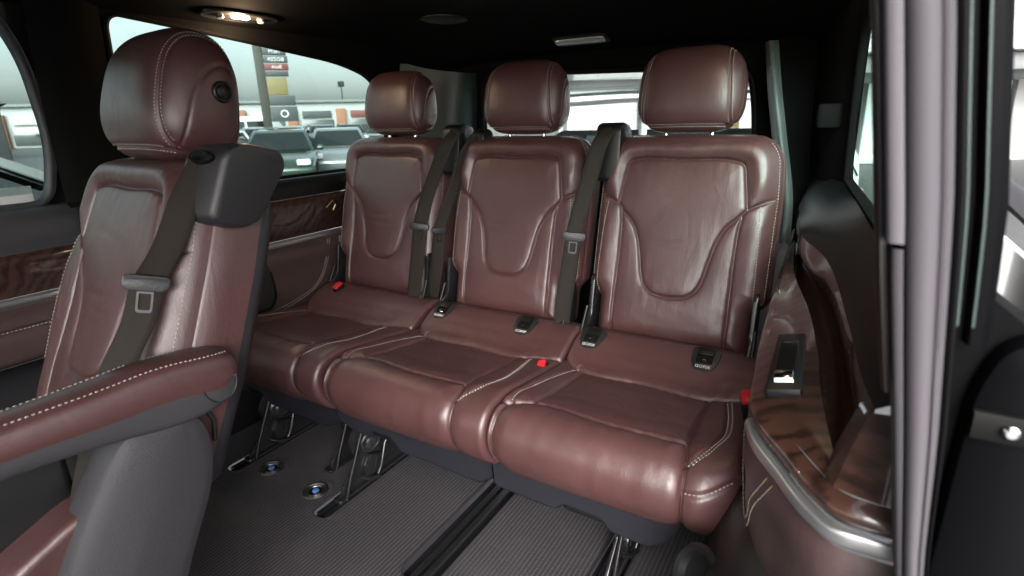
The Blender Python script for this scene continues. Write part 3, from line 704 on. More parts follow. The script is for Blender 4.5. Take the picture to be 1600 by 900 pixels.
prism('latch_band', [(.948, .765), (1.034, .765), (1.034, .790), (.948, .790)], -.833, -.842, RUBBER, sd, 'y', .003)
lathe('latch_screw', [(.0055, 0), (.0055, .004), (.0035, .0055), (0, .0055)], CHROME, sd, 16, axis_m((.972, -.842, .778), (0, -1, 0)))
loft('door_card', [[(.995, -.79, .90), (.995, -.40, .92), (.995, .2, .93)], [(1.02, -.80, .905), (1.02, -.40, .925), (1.02, .2, .93)], [(1.03, -.80, .86), (1.03, -.4, .88), (1.03, .2, .88)]], PLP, sd, 20, 6)  # added grey panel standing in for a mirror-like reflection
raw('door_skin', [(1.035, -.79, -.2), (1.035, .35, -.2), (1.035, .35, .845), (1.035, -.79, .845), (1.028, -.79, -.2), (1.028, .35, -.2), (1.028, .35, .845), (1.028, -.79, .845)], [(0, 1, 2, 3), (7, 6, 5, 4), (0, 3, 7, 4), (3, 2, 6, 7), (1, 5, 6, 2), (0, 4, 5, 1)], GLOSSB, sd, smooth=False)

# ---------------------------------------------------------------- front of the cabin, behind the camera
fc = thing('cabin_front', 'dashboard, windscreen and front door at the front end of the van', 'dashboard', (0, 0, 0))
box('dashboard', (-.92, -3.05, 0), (.84, -2.75, .78), PLB, fc, .04)
box('front_door', (.88, -2.95, -.15), (.93, -1.98, .84), PLL, fc, .02)
box('far_front_door', (-.98, -2.95, -.02), (-.93, -1.955, .84), PLL, fc, .02)
box('door_post', (.84, -2.06, .85), (.92, -1.98, 1.36), HEAD, fc, .02)
box('far_door_post', (-.95, -2.06, .85), (-.87, -1.955, 1.36), HEAD, fc, .02)
raw('windscreen', [(-.88, -3.0, .79), (.80, -3.0, .79), (.72, -2.96, 1.34), (-.80, -2.96, 1.34), (-.88, -3.006, .79), (.80, -3.006, .79), (.72, -2.966, 1.34), (-.80, -2.966, 1.34)], [(0, 1, 2, 3), (7, 6, 5, 4), (0, 4, 5, 1), (1, 5, 6, 2), (2, 6, 7, 3), (3, 7, 4, 0)], GLASSR, fc, smooth=False)

# ================================================================ SEATS
A0 = math.atan2(.11, .477)
PIV = np.array([0, .025, .42])
def bk(S, T, O, A=A0):
    """backrest coordinates (across, up, out) to seat coordinates"""
    return np.stack([S, PIV[1] + T * math.sin(A) - O * math.cos(A), PIV[2] + T * math.cos(A) + O * math.sin(A)], -1)
HALF = [(.167, .374), (.152, .356), (.122, .325), (.103, .285), (.091, .235), (.080, .185), (.067, .156), (.045, .139), (0, .132)]
_r = catmull(HALF, 40)
_topr = catmull([(.167, .374), (.160, .42), (.153, .462), (.149, .480), (.142, .489), (.128, .493), (0, .495)], 60)
INSERT = np.vstack([_topr[::-1], _r[1:], (_r * [-1, 1])[::-1][1:], (_topr * [-1, 1])[1:]])
WAIST = [(.167, .374), (.195, .389), (.24, .412)]
CREASE = [(.158, .362), (.152, .32), (.150, .225), (.153, .09), (.151, -.02)]
mir = lambda L: [(-a, b) for a, b in L]
def halfwidth_rear(t):
    w = np.where(t > .50, .235, .235 + .0 * t)
    w = .236 - .030 * smooth01((.155 - t) / .05) - .010 * smooth01((t - .40) / .16)
    r = .075; k = np.clip((t - (.566 - r)) / r, 0, 1); w = w - r * (1 - np.sqrt(1 - k**2))
    r = .028; k = np.clip(((-.005 + r) - t) / r, 0, 1); w = w - r * (1 - np.sqrt(np.maximum(0, 1 - k**2)))
    return w
def halfwidth_cap(t):
    w = .236 + .012 * np.exp(-((t - .22) / .14)**2) - .02 * smooth01((t - .36) / .2)
    r = .085; k = np.clip((t - (.566 - r)) / r, 0, 1); w = w - r * (1 - np.sqrt(1 - k**2))
    r = .03; k = np.clip(((-.02 + r) - t) / r, 0, 1); w = w - r * (1 - np.sqrt(np.maximum(0, 1 - k**2)))
    return w
class Back:
    def __init__(s, hw, t0, t1):
        s.hw, s.t0, s.t1 = hw, t0, t1
        tt = np.linspace(t0, t1, 160); w = hw(tt)
        s.outline = [(a, b) for a, b in zip(w, tt)] + [(-a, b) for a, b in zip(w[::-1], tt[::-1])]
        s.outline.append(s.outline[0])
    def out(s, S, T):
        de = seg_dist(S, T, s.outline)
        seams = [INSERT, WAIST, mir(WAIST), CREASE, mir(CREASE)]
        di = seg_dist(S, T, np.vstack([INSERT, INSERT[:1]])); ds = di.copy()
        for q in seams[1:]: ds = np.minimum(ds, seg_dist(S, T, q))
        ins = inside(S, T, INSERT)
        Rr = .062; D = .056
        o = -D + D * np.sqrt(np.maximum(0, 1 - (1 - np.clip(de / Rr, 0, 1))**2))
        a = np.abs(S)
        bol = smooth01((a - .150) / .02) * (1 - smooth01((T - .36 - (a - .16) * .55) / .02))
        o0 = o; o = o * 0
        o = o + bol * (.006 * smooth01((a - .15) / .06)) * smooth01((.374 + (a - .167) * .53 - T) / .09)
        hs_ = (~ins) & (T > .36)
        o = o + np.where(hs_, .0105, 0) * smooth01(di / .034) * smooth01((T - .375 - (a - .167) * .53) / .06)                       # proud horseshoe pad
        o = o + np.where(ins, .004 * (1 - np.exp(-di / .025)), 0)                           # insert swells a little
        o = o + .012 * np.exp(-((T - .10) / .09)**2) * np.exp(-(a / .16)**4)            # lumbar roll
        o = o + .0035 * (1 - np.exp(-ds / .022))
        o = o - .0075 * np.exp(-(ds / .0034)**2)
        dcr = np.minimum(seg_dist(S, T, CREASE), seg_dist(S, T, mir(CREASE))); wr = np.exp(-ds / .03) * .0012 * wob(S * 1.0, T * .3, 130) + .0009 * np.exp(-dcr / .035) * wob(S * .3, T, 120, 9) + .0010 * np.exp(-de / .06) * wob(S, T, 90, 17) + .0012 * wob(S, T, 22, 5) + .0007 * wob(S, T * 2.2, 38, 11) * np.exp(-((T - .12) / .12)**2)
        o = o + wr * smooth01(de / .03) - .0012 * np.exp(-(ds / .009)**2)
        # lateral creases across the insert
        for t0_, am in ((.292, .0011), (.262, .0007), (.40, .0004)):
            o = o - np.where(ins, am, 0) * np.exp(-((T - t0_ - .006 * np.sin(S * 26 + t0_ * 40)) / .008)**2) * np.exp(-((S + .02) / .06)**2) * smooth01(di / .03)
        return o0 + o * smooth01(de / .035)
    def build(s, parent, A, side_depth=.055, rot=None, n=230, m=210):
        k = np.linspace(0, 1, n); tt = s.t0 + (s.t1 - s.t0) * (.55 * k + .45 * (.5 - .5 * np.cos(np.pi * k)))
        u = np.linspace(-1, 1, m); u = .6 * u + .4 * np.sin(np.pi / 2 * u)
        w = s.hw(tt); S = u[None, :] * w[:, None]; T = np.repeat(tt[:, None], m, 1)
        O = s.out(S, T); V = bk(S, T, O, A)
        ins = inside(S, T, INSERT); a = np.abs(S)
        reg = np.zeros((n, m), int); reg[ins] = 1
        b_ = (a > np.interp(T, [c[1] for c in CREASE][::-1], [c[0] for c in CREASE][::-1])) & (T < .374 + (a - .167) * .53) & ~ins
        reg[b_ & (S < 0)] = 2; reg[b_ & (S > 0)] = 3
        rf = reg[:-1, :-1]
        root = panelled(V, rf, {0: ('backrest', LE), 1: ('center_panel', LE), 2: ('side_bolster', LE), 3: ('side_bolster', LE)}, parent)
        # side gusset: from the outline straight back, then the shell
        L = np.array(s.outline[:-1]); c = np.array([0, (s.t0 + s.t1) / 2])
        rows = []
        for d, sh in ((.0, 0), (.004, -.0035), (side_depth * .5, -.004), (side_depth, 0)):
            dirn = (L - c) / np.linalg.norm(L - c, axis=1)[:, None]; Q = L - dirn * sh
            rows.append(bk(Q[:, 0], Q[:, 1], np.full(len(Q), -.0555 - d), A))
        G = np.array(rows); raw('side_gusset', G.reshape(-1, 3), gridfaces(len(rows), len(L), False, True), LE, root)
        rows = []
        for d, sh in ((.0, .003), (.012, .002), (.028, .012), (.036, .04), (.038, .09)):
            dirn = (L - c) / np.linalg.norm(L - c, axis=1)[:, None]; Q = L - dirn * sh
            rows.append(bk(Q[:, 0], Q[:, 1], np.full(len(Q), -.0555 - side_depth - d), A))
        G = np.array(rows); F = gridfaces(len(rows), len(L), False, True) + [tuple((len(rows) - 1) * len(L) + i for i in range(len(L)))]
        raw('back_shell', G.reshape(-1, 3), F, PL, root, auto=50)
        lines = []
        for q in ([(.196, .385), (.202, .30), (.206, .20), (.207, .115)],):
            for sg in (1, -1):
                c_ = catmull([(sg * a_, b_) for a_, b_ in q], 90); lines.append(bk(c_[:, 0], c_[:, 1], s.out(c_[:, 0], c_[:, 1]) + .0009, A))
        for sg in (1, -1):
            tt2 = np.linspace(.14, .545, 120); ww = s.hw(tt2) - .0065; lines.append(bk(sg * ww, tt2, s.out(sg * ww, tt2) + .0008, A))
        stitches('stitching', lines, root)
        return root

# ---------------- cushion
CP = np.array([(-.458, .272), (-.492, .305), (-.510, .345), (-.508, .382), (-.488, .410), (-.440, .425), (-.33, .414), (-.22, .398), (-.165, .391), (-.130, .395), (-.085, .413), (-.045, .431), (-.012, .438), (.05, .425)])
_cs = np.r_[0, np.cumsum(np.linalg.norm(np.diff(CP, axis=0), axis=1))]
CL = _cs[-1]
_cd = catmull(CP, 400); _cdl = np.r_[0, np.cumsum(np.linalg.norm(np.diff(_cd, axis=0), axis=1))]; _ct = np.gradient(_cd, axis=0); _ct /= np.linalg.norm(_ct, axis=1)[:, None]
def l_of_y(y):  # along the top
    i = np.argmax(np.where(_cd[:, 0] < -.3, _cd[:, 1], 0)); return np.interp(y, _cd[i:, 0], _cdl[i:])
lf, lb = float(l_of_y(-.437)), float(l_of_y(-.160))
SL, SR = -.222, .285
C_FRONT = [(-.26, lf - .03), (-.205, lf - .022), (-.150, lf), (.02, lf - .004), (.178, lf)]
C_SIDEL = [(-.150, lf), (-.147, (lf + lb) / 2), (-.150, lb)]
C_SIDER = [(.178, lf), (.170, (lf + lb) / 2), (.166, lb)]
C_BACK = [(-.225, lb + .05), (-.185, lb + .012), (-.150, lb), (0, lb + .006), (.166, lb), (.205, lb + .012), (.29, lb + .03)]
C_FR = [(.178, lf), (.186, lf - .04), (.191, .07), (.190, -.01)]
C_FL = [(-.203, lf - .022), (-.208, lf - .07), (-.207, .04), (-.203, -.01)]
C_ST_L = [(-.197, lf - .022), (-.202, lf + .01), (-.196, lf + .08), (-.186, lf + .17), (-.165, lb + .015)]
C_ST_R = [(.193, lf - .058), (.214, lf - .022), (.232, lf + .05), (.226, lf + .14), (.205, lb - .005)]
C_ST_R2 = [(.196, lf - .108), (.230, lf - .102), (.275, lf - .080)]
R2 = [False]
def cush_out(S, Lc):
    seams = [C_FRONT, C_SIDEL, C_SIDER, C_BACK, C_FR, C_FL]
    ds = np.min([seg_dist(S, Lc, catmull(q, 60)) for q in seams], 0)
    ins = (Lc > lf) & (Lc < lb) & (S > -.150) & (S < .172)
    o = .007 * (1 - np.exp(-ds / .024)) - .0062 * np.exp(-(ds / .0036)**2) - .0025 * np.exp(-(ds / .012)**2)
    o = o - np.where(ins, .004, 0) * smooth01(ds / .02)
    o = o + np.where((Lc < lf) & (S < .2), .003, 0) * smooth01(ds / .04)
    bo = smooth01((S - .19) / .02); o = o + bo * .001
    stl = np.min([seg_dist(S, Lc, catmull(q, 60)) for q in ((C_ST_L, C_ST_R, C_ST_R2) if R2[0] else (C_ST_L, C_ST_R))], 0); o = o - .0035 * np.exp(-(np.maximum(stl - .002, 0) / .004)**2)
    dent = (Lc > lf) & (Lc < lb)
    o = o - .006 * np.exp(-((S - .01) / .13)**2) * np.exp(-((Lc - (lf + lb) / 2) / .10)**2)
    wr = .0016 * wob(S, Lc, 17, 3) + .0013 * np.exp(-ds / .035) * wob(S, Lc * .25, 120, 8) + np.where(Lc < lf, .0010, 0) * wob(S * 2.4, Lc * .5, 40, 14) + .0007 * wob(S * .6, Lc, 70, 2) * np.exp(-((Lc - lf) / .12)**2)
    return o + wr
def cush_pos(S, Lc, extra=0.0):
    y = np.interp(Lc, _cdl, _cd[:, 0]); z = np.interp(Lc, _cdl, _cd[:, 1]); ty = np.interp(Lc, _cdl, _ct[:, 0]); tz = np.interp(Lc, _cdl, _ct[:, 1])
    ny, nz = -tz, ty
    de = np.minimum(S - SL, SR - S); Rr = np.where(S > 0, .026 if R2[0] else .014, .013)
    drop = Rr * (1 - np.sqrt(np.maximum(0, 1 - (1 - np.clip(de / Rr, 0, 1))**2)))
    # plan corners of the front round off
    cr = .045 * smooth01((lf - Lc) / .10) * (smooth01((S - .19) / .10)**2 * (.8 if R2[0] else .12) + .10 * smooth01((-.15 - S) / .07)**2)
    o = cush_out(S, Lc) - drop + extra
    return np.stack([S, y + ny * o + cr, z + nz * o], -1), np.stack([0 * ny, ny, nz], -1)
def cushion(parent, n=230, m=210):
    lc = np.linspace(0, CL - 1e-4, n); u = np.linspace(-1, 1, m); u = .6 * u + .4 * np.sin(np.pi / 2 * u)
    s = (SL + SR) / 2 + u * (SR - SL) / 2
    S = np.repeat(s[None, :], n, 0); Lc = np.repeat(lc[:, None], m, 1)
    V, N = cush_pos(S, Lc)
    ex = []
    for d in (.015, .035, .06, .085): ex.append(V[:, :1] - N[:, :1] * d + np.array([[[.002 + d * .12, 0, 0]]]))
    exr = []
    for d in (.015, .035, .06, .085): exr.append(V[:, -1:] - N[:, -1:] * d - np.array([[[.002 + d * .12, 0, 0]]]))
    W = np.concatenate(ex[::-1] + [V] + exr, 1); W[..., 2] = np.maximum(W[..., 2], .255)
    reg = np.zeros((n, W.shape[1]), int); k = 4
    fl = np.interp(S, [c[0] for c in C_FRONT], [c[1] for c in C_FRONT]); bl = np.interp(S, [c[0] for c in C_BACK], [c[1] for c in C_BACK])
    r = np.zeros((n, m), int)
    ins = (Lc > lf) & (Lc < lb) & (S > -.149) & (S < .171)
    r[(Lc < fl) & (S < .190)] = 2; r[ins] = 1; r[(Lc < fl) & (S >= .190)] = 3; r[Lc > bl] = 4
    reg[:, k:-k] = r; reg[:, :k] = r[:, :1]; reg[:, -k:] = r[:, -1:]
    root = panelled(W, reg[:-1, :-1], {0: ('seat_cushion', LE), 1: ('center_panel', LE), 2: ('front_roll', LE), 3: ('side_bolster', LE), 4: ('rear_roll', LE)}, parent)
    lines = []
    for q, off in ((C_ST_L, 0), (C_ST_R, 0), (C_ST_R, .008), (C_ST_R2, 0))[:4 if R2[0] else 3]:
        c = catmull(q, 120); P, N2 = cush_pos(c[:, 0] + off, c[:, 1], .0014); lines.append(P)
    stitches('stitching', lines, root)
    for q in ([(.1795, lf - .012), (.1885, lf - .045), (.193, .07), (.192, .012)], [(-.205, lf - .03), (-.2095, lf - .07), (-.2085, .04), (-.205, .012)]):
        c = catmull(q, 60); P, _ = cush_pos(c[:, 0], c[:, 1], .0028); tube('piping', P, .0013, LE, root, 6)
    return root

# ---------------- headrest
def headrest(parent, A, lift=-.005, button=False, rot=0.0, sc_=1.0, fwd=0.0, ox=-.021):
    n = 90
    g = np.linspace(-1, 1, n); g = .7 * g + .3 * np.sin(np.pi / 2 * g); a, b = np.meshgrid(g, g)
    one = np.ones_like(a); faces = [(a, -one, b), (-a, one, b), (one, a, b), (-one, -a, b), (a, b, one), (a, -b, -one)]
    hx, hy, hz = .139 * sc_, .073 * sc_, .111 * sc_
    allV = []; allF = []; off = 0
    ctr = np.array([ox, PIV[1] + .678 * math.sin(A0) + .066 - fwd, PIV[2] + .678 * math.cos(A0) + lift])
    def shape(d):
        e = 4.2; r = (np.abs(d[..., 0])**e + np.abs(d[..., 1])**2.5 + np.abs(d[..., 2])**3.0)
        r = r**(-1 / 3.0); q = d * r[..., None]
        # a couple of Newton steps onto the mixed-exponent surface
        for _ in range(4):
            f = np.abs(q[..., 0])**e + np.abs(q[..., 1])**2.5 + np.abs(q[..., 2])**3.0; q = q * (f**(-1 / 2.9))[..., None]
        x, y, z = q[..., 0] * hx, q[..., 1] * hy, q[..., 2] * hz
        zz = q[..., 2]
        y = np.where(y > 0, y * (1.12 - .40 * zz), y * (1.0 + .05 * zz - .10 * zz**2)) + .010 * zz
        x = x * (1 - .045 * zz - .03 * zz**2)
        return np.stack([x, y, z], -1), q
    def seamfun(P, q):
        # double stitched seam that frames the front pad and runs over its top
        fx = .79 - .03 * q[..., 2]; d1 = np.abs(np.abs(q[..., 0]) - fx)
        front = q[..., 1] < .80
        bottom = (q[..., 1] < .15) & (np.abs(q[..., 0]) < fx)
        d2 = np.where(bottom, np.abs(q[..., 2] + .86), 9)
        d1 = np.where(front & (q[..., 2] > -.87), d1, 9)
        ds = np.minimum(d1 * hx, d2 * hz)
        # oval side cap
        side = np.abs(q[..., 0]) > .80
        yy = (q[..., 1] - .35) / .62; zz = (q[..., 2] + .22) / .70
        dov = np.where(side, np.abs(np.hypot(yy, np.where(zz < 0, zz * .25, zz)) - 1) * .05, 9)
        return ds, dov
    U = []
    for fx_, fy_, fz_ in faces:
        d = np.stack([fx_, fy_, fz_], -1); d = d / np.linalg.norm(d, axis=-1)[..., None]
        P, q = shape(d); ds, dov = seamfun(P, q)
        nrm = q * np.array([1 / hx, 1 / hy, 1 / hz]) * np.abs(q)**1.2; nrm /= np.linalg.norm(nrm, axis=-1)[..., None] + 1e-9
        dd = -.0028 * np.exp(-(ds / .0032)**2) - .0018 * np.exp(-(ds / .010)**2) - .0022 * np.exp(-(dov / .003)**2) + .0009 * wob(P[..., 0] + P[..., 1], P[..., 2], 24)
        P = P + nrm * dd[..., None]
        allV.append(P.reshape(-1, 3)); allF += [tuple(i + off for i in f) for f in gridfaces(n, n)]; off += n * n
    V = np.vstack(allV)
    ca, sa = math.cos(rot), math.sin(rot)
    def place(P):
        P = np.array(P, float); y = P[..., 1] * math.cos(.10) + P[..., 2] * math.sin(.10); z = -P[..., 1] * math.sin(.10) + P[..., 2] * math.cos(.10)
        Q = np.stack([P[..., 0], y, z], -1) + ctr
        yy, zz = Q[..., 1] - PIV[1], Q[..., 2] - PIV[2]
        return np.stack([Q[..., 0], PIV[1] + yy * ca + zz * sa, PIV[2] - yy * sa + zz * ca], -1)
    me = bpy.data.meshes.new('headrest'); me.from_pydata(place(V).tolist(), [], allF); me.update()
    bm = bmesh.new(); bm.from_mesh(me); bmesh.ops.remove_doubles(bm, verts=bm.verts, dist=2e-5); bmesh.ops.recalc_face_normals(bm, faces=bm.faces); bm.to_mesh(me); bm.free()
    h = link('headrest', me, LE, parent)
    lines = []
    def ev(x, y, z):
        d = np.stack([x, y, z], -1); d = d / np.linalg.norm(d, axis=-1)[..., None]; P, q = shape(d); return P, q
    def solve(xf, phi):
        # surface point with q.x = xf and direction phi in the y-z plane
        y = -np.cos(phi); z = np.sin(phi); r = np.ones_like(phi)
        target = 1 - np.abs(xf)**4.2
        for _ in range(40):
            f = np.abs(y * r)**2.5 + np.abs(z * r)**3.0; r = r * (target / f)**(1 / 2.9)
        q = np.stack([xf + 0 * phi, y * r, z * r], -1)
        return q
    def toP(q):
        x, y, z = q[..., 0] * hx, q[..., 1] * hy, q[..., 2] * hz; zz = q[..., 2]
        y = np.where(y > 0, y * (1.12 - .40 * zz), y * (1.0 + .05 * zz - .10 * zz**2)) + .010 * zz
        x = x * (1 - .045 * zz - .03 * zz**2)
        return np.stack([x, y, z], -1)
    for sg in (1, -1):
        for o_ in (-.030, .034):
            phi = np.linspace(R(-62), R(150), 160); q0 = solve(np.full(160, .79), phi)
            xf = .79 - .03 * q0[:, 2] + o_; q = solve(xf * 1.0, phi); q[:, 0] *= sg
            P = toP(q); nn = q * np.array([1 / hx, 1 / hy, 1 / hz]) * np.abs(q)**1.2; nn /= np.linalg.norm(nn, axis=1)[:, None]
            lines.append(place(P - nn * .0012))
    for o_ in (-.030, .030):
        xx = np.linspace(-.74, .74, 90); z = np.full(90, -.86 + o_)
        yq = -(np.maximum(.001, 1 - np.abs(xx)**4.2 - np.abs(z)**3.0))**(1 / 2.5); q = np.stack([xx, yq, z], -1)
        nn = q * np.array([1 / hx, 1 / hy, 1 / hz]) * np.abs(q)**1.2; nn /= np.linalg.norm(nn, axis=1)[:, None]
        lines.append(place(toP(q) - nn * .0012))
    stitches('stitching', lines, h, .0062, .0044, .0008)
    for sx in (-.062, .062):
        p0 = place((sx, .01, -.09)); p1 = place((sx, .01, -.155)); tube('headrest_post', [p0, p1], .0065, CHROME, parent, 12)
    if button:
        _d = np.array([1.0, .30, .10]); _d /= np.linalg.norm(_d); _P, _q = shape(_d); c = place(_P); nrm = Vector(place((1, .12, .05)) - place((0, 0, 0)))
        M_ = axis_m(c, nrm)
        bt = lathe('release_button', [(.0195, -.010), (.0195, .003), (.0175, .0055), (.0150, .0050), (.0135, .0015), (.0125, .0015), (.0120, .0042), (.0105, .0052), (0, .0055)], PLB, h, 36, M_)
    return h

# ---------------- under-seat tray, legs, fittings
def tray(parent, s0, s1, cut):
    P = [(s0, .300), (s0 + .015, .235), (s0 + .055, .205), (s0 + .11, .205), (s0 + .125, .232), (s0 + .20, .232), (s0 + .215, .190), (s1 - .05, .180), (s1 - .012, .195), (s1, .225), (s1, .300)] if cut else [(s0, .300), (s0, .200), (s0 + .02, .192), (s0 + .16, .186), (s0 + .175, .212), (s0 + .27, .212), (s0 + .285, .178), (s1 - .06, .172), (s1 - .015, .190), (s1, .225), (s1, .300)]
    P = round_poly(P, .012, 4); n = len(P)
    rows = []
    for y, dz in ((-.452, 0), (-.456, .002), (-.450, 0), (-.36, .01), (-.10, .03)):
        rows.append([(a, y + .30 * max(0, .24 - b) * (1 if y < -.3 else 0) + .05 * max(0, (a - s1 + .05) / .05)**2 * (1 if y < -.3 else 0), b + (dz if b < .29 else .012)) for a, b in P])
    V = [p for r in rows for p in r]; F = gridfaces(len(rows), n, False, True) + [tuple(range(n))]
    o = raw('seat_tray', V, F, PLN, parent, auto=40)
    if cut: box('handle_bar', (s0 + .118, -.445, .214), (s0 + .205, -.40, .230), PLB, o, .005)
    else: box('handle_bar', (s0 + .172, -.440, .196), (s0 + .278, -.40, .2105), PLB, o, .005)
    return o
def leg(parent, s, y=-.385):
    pl = round_poly([(y - .115, -.006), (y + .20, -.006), (y + .16, .20), (y - .02, .20), (y - .055, .155), (y - .035, .085), (y - .095, .03)], .012, 4)
    g = prism('leg', pl, s - .004, s + .004, STEEL, parent, 'x', .0015)
    tube('brace', [(s + .016, y - .098, .0), (s + .017, y - .078, .055), (s + .018, y - .020, .175), (s + .018, y - .012, .205)], .0055, STEEL, g, 8)
    tube('brace', [(s + .030, y + .012, .018), (s + .032, y + .030, .045), (s + .034, y + .05, .11), (s + .034, y + .10, .15)], .0050, STEEL, g, 8)
    tube('release_bar', [(s + .012, y - .035, .035), (s + .028, y - .012, .020), (s + .034, y + .014, .018)], .0075, STEEL, g, 8)
    lathe('bolt', [(.034, 0), (.034, .006), (.027, .010), (.024, .006), (.0175, .006), (.0175, .014), (.013, .017), (.0065, .017), (.0055, .0145), (0, .0145)], BOLT, g, 28, axis_m((s + .0045, y + .018, .125), (1, -.25, 0)))
    prism('catch', round_poly([(y - .02, .02), (y + .05, .02), (y + .055, .07), (y + .005, .09), (y - .02, .06)], .012, 4), s + .006, s + .022, STEEL, g, 'x', .003)
    box('foot', (s - .016, y - .12, -.0055), (s + .016, y + .21, .008), STEEL, g, .003)
    return g
BOLT = mat('dull black bolt', (.06, .06, .062), .3, metal=.6)
def isofix(parent, s, nudge=0.0):
    # bezel lying on the rear roll, tilted toward the front
    n = Vector((0, -.48, .877)).normalized(); c = Vector((s, -.048, .4305)) + n * .0075; u = Vector((1, 0, 0)); v = n.cross(u)
    M_ = Matrix(((u.x, v.x, n.x, c.x), (u.y, v.y, n.y, c.y), (u.z, v.z, n.z, c.z), (0, 0, 0, 1))) @ Matrix.Diagonal((.9, .88, 1, 1))
    f = lambda p: M_ @ Vector(p)
    g = prism('isofix_guide', round_poly([(-.038, .040), (-.036, -.012), (-.022, -.040), (.022, -.040), (.036, -.012), (.038, .040)], .014, 5), -.030, .004, BEZ, parent, 'z', .002, f)
    prism('pocket', round_poly([(-.022, .038), (-.022, -.016), (.022, -.016), (.022, .038)], .003, 3), .0035, .0050, RUBBER, g, 'z', .0003, f)
    prism('flap', round_poly([(-.020, .036), (-.020, .010), (.020, .010), (.020, .036)], .003, 3), .0052, .0095, PLB, g, 'z', .001, f)
    lathe('emblem', [(.0075, 0), (.0072, .0010), (.0052, .0012), (.0048, .0006), (0, .0006)], CHROME, g, 20, M_ @ Matrix.Translation((0, -.008, .0052)) @ Matrix.Diagonal((1, .6, 1, 1)))
    text_mesh('lettering', 'ISOFIX', .0135, WHITEP, g, M_ @ Matrix.Translation((0, -.028, .0044)))
    return g
BEZ = mat('dark bezel plastic', (.018, .017, .018), .35)
def hinge(parent, s):
    pl = round_poly([(-.06, .34), (.075, .34), (.11, .50), (.085, .585), (.050, .585), (.030, .47), (-.045, .42)], .02, 4)
    g = prism('recliner_hinge', pl, s - .006, s + .006, STEEL, parent, 'x', .002)
    lathe('hinge_cap', [(.026, 0), (.026, .006), (.021, .009), (.009, .009), (.008, .006), (0, .006)], PLB, g, 24, axis_m((s + (.006 if s > 0 else -.006), .03, .41), (1 if s > 0 else -1, 0, 0)))
    tube('lever', [(s + .008 * (1 if s > 0 else -1), .03, .50), (s + .010 * (1 if s > 0 else -1), .01, .46), (s + .010 * (1 if s > 0 else -1), -.03, .40), (s + .008 * (1 if s > 0 else -1), -.05, .37)], .005, PLB, g, 8)
    return g
def buckle(parent, loc, dirn, side=(1, 0, 0)):
    z = Vector(dirn).normalized(); x = Vector(side); x = (x - z * x.dot(z)).normalized(); y = z.cross(x)
    M_ = Matrix(((x.x, y.x, z.x, loc[0]), (x.y, y.y, z.y, loc[1]), (x.z, y.z, z.z, loc[2]), (0, 0, 0, 1))); f = lambda p: M_ @ Vector(p)
    b = box('belt_buckle', (-.014, -.022, -.06), (.014, .022, .0), PLB, parent, .005, f)
    box('release_button', (-.011, -.018, .0005), (.011, .018, .010), RED, b, .003, f)
    return b
def belt_guide(parent, s, y0, z1, w=.052, d=.10, h=.16):
    P = round_poly([(y0, z1 - .012), (y0 + .03, z1), (y0 + d * .8, z1 - .01), (y0 + d, z1 - .06), (y0 + d, z1 - h), (y0 - .015, z1 - h)], .016, 5)
    g = prism('belt_guide', P, s - w / 2, s + w / 2, PLB, parent, 'x', .008)
    return g

back_rear = Back(halfwidth_rear, -.005, .566)
def rear_seat(name, label, x, cut, s0, s1, iso, hinges=True):
    t = thing(name, label, 'seat', (x, 0, 0), 0, 'rear row of burgundy seats')
    return t
seatM = rear_seat('rear_seat', 'middle rear burgundy leather seat between two seats of its row', -.0455, True, -.24, .265, (-.172, .127))
bM_ = back_rear.build(seatM, A0); cM_ = cushion(seatM); hM_ = headrest(seatM, A0)
postsM = [c for c in seatM.children if c.name.startswith('headrest_post')]
seatN = rear_seat('rear_seat', 'rear burgundy leather seat beside the brown wood armrest, with red buckle', .4647, False, -.245, .17, (-.165, .127))
seatF = rear_seat('rear_seat', 'rear burgundy leather seat against the far side wall, below the window', -.5697, True, -.24, .235, ())
for st_ in (seatN, seatF):
    for o in [bM_, hM_] + postsM + ([cM_] if st_ is seatF else []): copy_tree(o, st_)
R2[0] = True; cushion(seatN); R2[0] = False
tray(seatM, -.244, .262, True); tray(seatN, -.246, .175, False); tray(seatF, -.25, .262, True)
leg(seatM, RAILS[1] + .0455); leg(seatN, RAILS[3] - .4647 + .005, -.30); leg(seatF, RAILS[0] + .5697); leg(seatF, .16, -.30)
for s in (-.172, .127): isofix(seatM, s); isofix(seatN, s)
for st_ in (seatM, seatN, seatF):
    hinge(st_, -.214); hinge(st_, .216)
buckle(seatN, (.256, -.27, .468), (-.15, -.35, .9), (1, .2, 0)); buckle(seatM, (.262, -.20, .398), (-.1, -.45, .85), (1, .2, 0)); buckle(seatF, (-.130, -.045, .450), (.1, -.4, .9))
# latch block under the middle seat
box('latch_block', (-.255, -.40, .115), (-.222, -.33, .215), STEEL, seatM, .006)

# ================================================================ CAPTAIN SEAT (second row)
CAPM = Matrix.Translation((-.341, -1.047, .036)) @ Matrix.Rotation(R(-5.5), 4, 'Z')
cap = thing('captain_seat', 'single burgundy armchair seat with padded armrest and grey side cover', 'seat', (-.341, -1.047, .036), R(-5.5))
CI = CAPM.inverted()
def W(p): return CI @ Vector(p)          # world point to the seat's own frame
REC = R(9.9)
back_cap = Back(halfwidth_cap, -.02, .566)
bC = back_cap.build(cap, A0 + REC, side_depth=.085, rot=REC)
hC = headrest(cap, A0, -.002, True, REC, 1.12, .032, -.008)
cC = cushion(cap)
box('seat_base', (-.23, -.46, .06), (.23, .02, .30), PLB, cap, .03)
